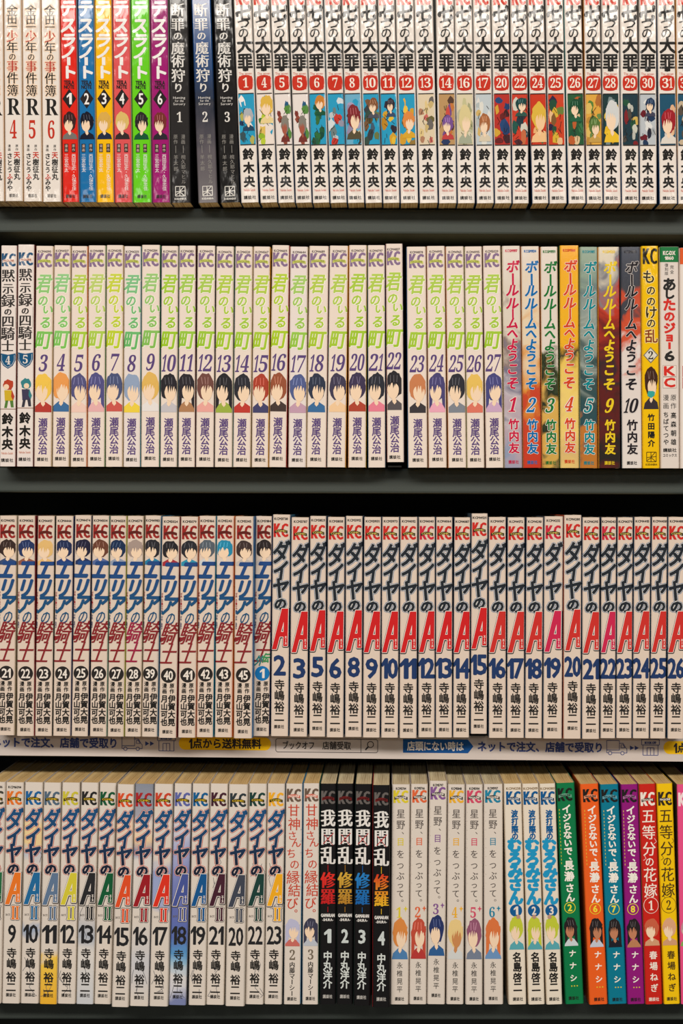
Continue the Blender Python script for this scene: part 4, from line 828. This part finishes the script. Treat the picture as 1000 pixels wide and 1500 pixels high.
AT = [(9, 'orange', (236, 122, 40), (232, 120, 44), None), (10, 'blue', (36, 108, 160), (32, 100, 160), [(1205, 1245, (236, 200, 130)), (1240, 1340, None), (1395, 1460, None), (1262, 1275, (190, 196, 206))]), (11, 'steel blue', (98, 122, 152), (84, 106, 126), [(1402, 1470, (238, 182, 40)), (1405, 1460, None)]), (12, 'yellow', (216, 204, 60), (206, 194, 60), [(1400, 1460, None)]),
 (13, 'black', (44, 44, 46), (40, 40, 40), [(1290, 1460, None), (1370, 1400, (180, 190, 200))]), (14, 'green', (22, 92, 56), (24, 88, 56), None), (15, 'orange-red', (228, 82, 40), (224, 84, 44), [(1195, 1225, (240, 206, 176))]), (16, 'dark red', (158, 32, 40), (170, 40, 44), [(1154, 1200, (126, 136, 150)), (1235, 1250, (236, 196, 150)), (1400, 1460, None)]), (17, 'scarlet', (224, 54, 36), (206, 70, 46), [(1285, 1325, (140, 160, 206)), (1400, 1450, None)]),
 (18, 'violet-blue', (74, 88, 156), (96, 104, 170), [(1200, 1300, (150, 160, 206)), (1290, 1375, (96, 110, 176)), (1370, 1410, (84, 150, 206)), (1405, 1460, None)]), (19, 'blue', (24, 88, 146), (20, 96, 150), [(1400, 1460, None)]), (21, 'plum', (72, 36, 50), (72, 36, 50), [(1250, 1300, None), (1400, 1460, None)]), (20, 'slate', (66, 72, 86), (50, 60, 66), None), (22, 'dark green', (30, 66, 60), (30, 66, 60), [(1260, 1290, None), (1400, 1460, None)]), (23, 'amber', (244, 176, 34), (242, 176, 44), [(1260, 1300, None), (1310, 1330, None)])]
W1 = (224, 213, 201)
ACT_TINT = {n: zones(st, 323, n, 'm', .12) for n, st in {
    10: [(0, W1), (48, W1), (60, (238, 212, 160)), (88, (238, 208, 150)), (98, (190, 196, 208)), (116, W1), (205, W1), (215, (160, 176, 200)), (228, W1)],
    11: [(0, W1), (248, W1), (258, (246, 202, 70)), (323, (240, 180, 36))],
    13: [(0, W1), (180, W1), (225, (176, 184, 196)), (250, (226, 220, 212)), (323, (206, 208, 212))],
    15: [(0, W1), (46, W1), (56, (242, 210, 180)), (80, W1)],
    16: [(0, (136, 142, 156)), (40, (160, 160, 172)), (56, (226, 218, 210)), (82, (238, 206, 164)), (100, (120, 130, 170)), (112, (222, 216, 210)), (200, W1), (260, (206, 206, 210)), (323, W1)],
    17: [(0, W1), (110, W1), (130, (150, 164, 206)), (170, (160, 170, 210)), (186, W1)],
    18: [(0, W1), (56, (222, 218, 218)), (90, (176, 180, 212)), (140, (120, 130, 190)), (190, (96, 108, 178)), (225, (86, 110, 180)), (245, (84, 150, 204)), (264, (150, 190, 216)), (285, (222, 218, 216)), (300, (206, 206, 216)), (318, (120, 130, 176))]}.items()}
for i, (n, nm, c, kc, art) in enumerate(AT):
    if art: art = [q for q in art if q[2] is None]
    lab = 'white comic with slanted %s letter and black number %d, bottom shelf' % (nm, n)
    make_book(SP4[1 + i], lab, 'white comics with a slanted coloured letter on the bottom shelf', (ACT_TINT.get(n, wb), mat((110, 120, 140)) if n in (16, 18) else wb, mat((110, 112, 120)) if n in (16, 18) else mat((196, 186, 170))), d_act(n, c, kc, 'KCM6014' if n == 9 else None, art), P4)
make_book(SP4[16], 'white comic with thin red vertical title numbered 2, pale-haired picture, bottom shelf', 'white comics with thin red titles', (wb, mat((60, 90, 120)), mat((60, 140, 180))), d_shrine(2, (190, 190, 216), (206, 110, 100)), P4)
make_book(SP4[17], 'white comic with thin red vertical title numbered 3, beside the black comics', 'white comics with thin red titles', (wb, mat((60, 130, 170)), mat((50, 110, 90))), d_shrine(3, (64, 64, 84), (190, 196, 206)), P4)
bk = mat((24, 23, 24))
for i, (n, nm, c1, c2) in enumerate(((1, 'red', (190, 30, 34), (226, 50, 40)), (2, 'gold', (176, 120, 40), (214, 170, 60)), (3, 'blue', (24, 96, 170), (40, 130, 200)), (4, 'red and yellow', (236, 190, 40), (220, 60, 34)))):
    make_book(SP4[18 + i], 'black comic with white brush title and %s lettering numbered %d, bottom shelf' % (nm, n), 'black comics on the bottom shelf', (bk, mat((170, 34, 36)) if n == 4 else mat((40, 60, 56)), mat((44, 38, 36)) if n == 4 else bk), d_black(n, c1, c2), P4N)
for i, (n, cd, nm, c, hair, cloth, lg) in enumerate(((1, 'KCM5704', 'yellow', (226, 206, 50), (222, 140, 70), (80, 130, 180), 0), (2, 'KCM5766', 'orange', (228, 104, 60), (196, 80, 60), (186, 60, 56), 1), (3, 'KCM5797', 'mauve', (136, 90, 150), (44, 56, 104), (50, 96, 150), 0), (4, 'KCM5848', 'amber', (240, 180, 50), (236, 206, 140), (214, 216, 214), 0), (5, 'KCM5914', 'pink', (214, 76, 106), (150, 90, 116), (120, 130, 150), 0), (6, 'KCM5957', 'teal blue', (36, 134, 166), (222, 120, 66), (110, 150, 196), 1))):
    make_book(SP4[22 + i], 'white comic with thin grey title and %s number %d, bottom shelf' % (nm, n), 'white comics with thin grey titles', (wb, mat((206, 196, 190)), mat((196, 180, 160))), d_star(n, cd, c, hair, cloth, bool(lg)), P4N)
for i in range(3):
    make_book(SP4[28 + i], 'cream comic with fat cyan title and blue disc numbered %d, bottom shelf' % (i + 1), 'cream comics with fat cyan titles', (mat((234, 222, 204)), mat((214, 196, 170)), mat((206, 190, 166))), d_shore(i + 1, 'KCM4%03d' % (258 + i * 61)), P4)
for i, (n, nm, c, cloth, sp) in enumerate(((2, 'green', (14, 122, 72), (206, 216, 220), 31), (6, 'orange', (238, 98, 34), (200, 206, 220), 32), (7, 'teal', (10, 122, 148), (30, 34, 44), 33), (8, 'purple', (146, 26, 122), (190, 130, 90), 34))):
    make_book(SP4[sp], nm + ' comic with white title and yellow number %d, bottom shelf' % n, 'bright comics with white titles and yellow numbers', (mat(c), mat(tuple(int(v * .8) for v in c)), mat(c)), d_tease(n, c, cloth), P4)
make_book(SP4[35], 'red comic with thin white title and circled number 1, bottom shelf', 'comics with circled numbers at the right of the bottom shelf', (mat((204, 38, 28)), mat((150, 110, 70)), mat((204, 38, 28))), d_bride(1, (248, 236, 222), (244, 232, 220), (206, 100, 70)), P4)
make_book(SP4[36], 'yellow comic with thin dark title and circled number 2, bottom shelf', 'comics with circled numbers at the right of the bottom shelf', (mat((246, 200, 14)), mat((214, 150, 30)), mat((246, 200, 14))), d_bride(2, (80, 60, 24), (50, 42, 30), (226, 170, 130)), P4)
def d_pink(P, w, H):
    KC(P, 22, w, (250, 226, 226), None, 20)
    figure(P, 0, 196, 23, 41, (200, 150, 160), SKIN, (130, 180, 90), 900, lim=w / 2 - 1)
make_book(SP4[37], 'pink comic cut off at the right end of the bottom shelf', 'comics with circled numbers at the right of the bottom shelf', (mat((238, 84, 140)), mat((60, 60, 50)), mat((238, 84, 140))), d_pink, P4)

# ------------------------------------------------------------------ advice strip on the third shelf, and the bookends under two raised comics
def make_strip():
    kk = (D + LIP / S) / D                              # the shelf edge lies behind the spines
    px = lambda x: X(VX + (x - VX) * kk); pz = lambda y: Z(VY + (y - VY) * kk)
    xa, xb = -60, 1060
    def yb(x): return 1106.2 + .0090 * x
    yf, hgt = LIP - .0012, 40.0
    top = lambda x: yb(x) - 35.0
    v, f = [], []
    n = 40
    prof = [(0, 0), (.0002, 0.0)]
    xs = np.linspace(xa, xb, n + 1)
    for yy in (yf, yf + .0009):
        for t in (0, 1):
            for x in xs: v.append((px(x), yy, pz(top(x) if t == 0 else yb(x))))
    m = n + 1
    for i in range(n):
        f += [(i, i + 1, m + i + 1, m + i), (2 * m + i, 3 * m + i, 3 * m + i + 1, 2 * m + i + 1), (i, 2 * m + i, 2 * m + i + 1, i + 1), (m + i, m + i + 1, 3 * m + i + 1, 3 * m + i)]
    f += [(0, m, 3 * m, 2 * m), (n, 2 * m + n, 3 * m + n, m + n)]
    root = empty('advice_strip', (0, 0, 0), 'long white paper strip with blue lettering along the edge of the third shelf', 'shelf strip')
    paper = obj('paper_strip', v, f, [mat((206, 196, 190))], None, root)
    P = Print('m'); N = (58, 72, 128); K = (52, 48, 48); sl = .0090
    def net(x0):
        x = x0
        P.row('lettering', 'ネットで注文、店舗で受取り', x0 + 93, 1091.3, 185, 15.5, N, bold=.55)
    def truck(x0):
        q = 'icon_drawing'; y = 1081
        P.line(q, [(x0, y), (x0 + 18.5, y), (x0 + 18.5, y + 14), (x0, y + 14), (x0, y)], .9, N)
        P.line(q, [(x0 + 18.5, y + 4), (x0 + 24, y + 4), (x0 + 28, y + 11), (x0 + 29.5, y + 12), (x0 + 29.5, y + 18), (x0 + 26, y + 18)], .9, N); P.line(q, [(x0 + 21, y + 6), (x0 + 24, y + 6), (x0 + 26.5, y + 10.5), (x0 + 21, y + 10.5), (x0 + 21, y + 6)], .8, N)
        P.line(q, [(x0, y + 14), (x0, y + 18), (x0 + 2, y + 18)], .9, N); P.line(q, [(x0 + 8, y + 18), (x0 + 20, y + 18)], .9, N)
        for a in (5, 23): P.disc(q, x0 + a, y + 18.4, 3, 3, N, 1, 16); P.disc(q, x0 + a, y + 18.4, 2, 2, (206, 196, 190), 2, 16)
        for a in (34, 41): P.poly(q, [(x0 + a, y + 7), (x0 + a + 6, y + 10.5), (x0 + a, y + 14)], N, 1)
    def store(x0):
        q = 'icon_drawing'; y = 1079
        P.line(q, [(x0, y), (x0 + 26, y), (x0 + 26, y + 8), (x0, y + 8), (x0, y)], .9, N); P.line(q, [(x0 + 2, y + 8), (x0 + 2, y + 23), (x0 + 24, y + 23), (x0 + 24, y + 8)], .9, N)
        P.line(q, [(x0 + 8, y + 23), (x0 + 8, y + 12), (x0 + 18, y + 12), (x0 + 18, y + 23)], .9, N); P.line(q, [(x0 + 13, y + 12), (x0 + 13, y + 23)], .8, N)
        P.row('lettering', 'BOOK·OFF', x0 + 13, y + 4.6, 17, 3.6, N, bold=.25)
    def pill(x0):
        q = 'yellow_panel'
        P.poly(q, [(x0 + 9 + 9 * math.cos(a), 1090.5 + 9.5 * math.sin(a)) for a in np.linspace(math.pi / 2, 1.5 * math.pi, 14)] + [(x0 + 126 + 9 * math.cos(a), 1090.5 + 9.5 * math.sin(a)) for a in np.linspace(-math.pi / 2, math.pi / 2, 14)], (250, 200, 20), 1)
        P.row('lettering', '1点から送料無料', x0 + 68, 1090.5, 106, 15, K, bold=.5, layer=4)
    y_at = 1092
    def banner(x0, wd, t):
        P.poly('blue_panel', [(x0, 1081.5), (x0 + wd - 8, 1081.5), (x0 + wd, 1091.5), (x0 + wd - 8, 1101.5), (x0, 1101.5)], (24, 84, 152), 1)
        P.row('lettering', t, x0 + wd / 2 - 4, 1091.5, wd - 20, 14.5, (232, 228, 222), bold=.4, layer=4)
    net(-12); truck(179); store(231); pill(262)
    q = 'search_box'
    P.line(q, [(406, 1082.5), (551, 1082.5), (553, 1084.5), (553, 1100), (551, 1102), (406, 1102), (404, 1100), (404, 1084.5), (406, 1082.5)], .8, K); P.line(q, [(528.5, 1082.5), (528.5, 1102)], .8, K)
    P.disc(q, 542.5, 1090, 5, 5, K, 1, 22); P.disc(q, 542.5, 1090, 3.8, 3.8, (206, 196, 190), 2, 22); P.line(q, [(539, 1093.5), (535, 1098)], 2, K, 3)
    P.row('lettering', 'ブックオフ', 437, 1092, 48, 12.5, K, bold=.2); P.row('lettering', '店舗受取', 493, 1092, 42, 12.5, K, bold=.2)
    banner(590, 103, '店頭にない時は'); net(698); truck(888); store(939); pill(971)
    def to3d(x, y, layer): return (px(x), yf - .00008 - .00004 * layer, pz(y - 5.0 + sl * (x) + 0.4))
    P.build(paper, to3d)
make_strip()
def bookend(x0, x1, foot, xup, label):
    z = Z(foot((x0 + x1) / 2)) + .0003
    root = empty('bookend', (X((x0 + x1) / 2), .006, z), label, 'bookend', 'black metal bookends')
    wd = (x1 - x0) * S / 2; bm = powder_coat((26, 27, 26), .5)
    v, f = box_geo(-wd, wd, 0, .10, 0, .0014, .0004); obj('base_plate', v, f, [bm], None, root)
    return root
bookend(568, 588, FOOT[1], 592, 'thin black metal foot plate under the raised lime-titled comic on second shelf')
bookend(690, 712, FOOT[2], 714, 'thin black metal foot plate under the raised red-letter comic on third shelf')

C.objects.unlink(_fo); bpy.data.objects.remove(_fo)
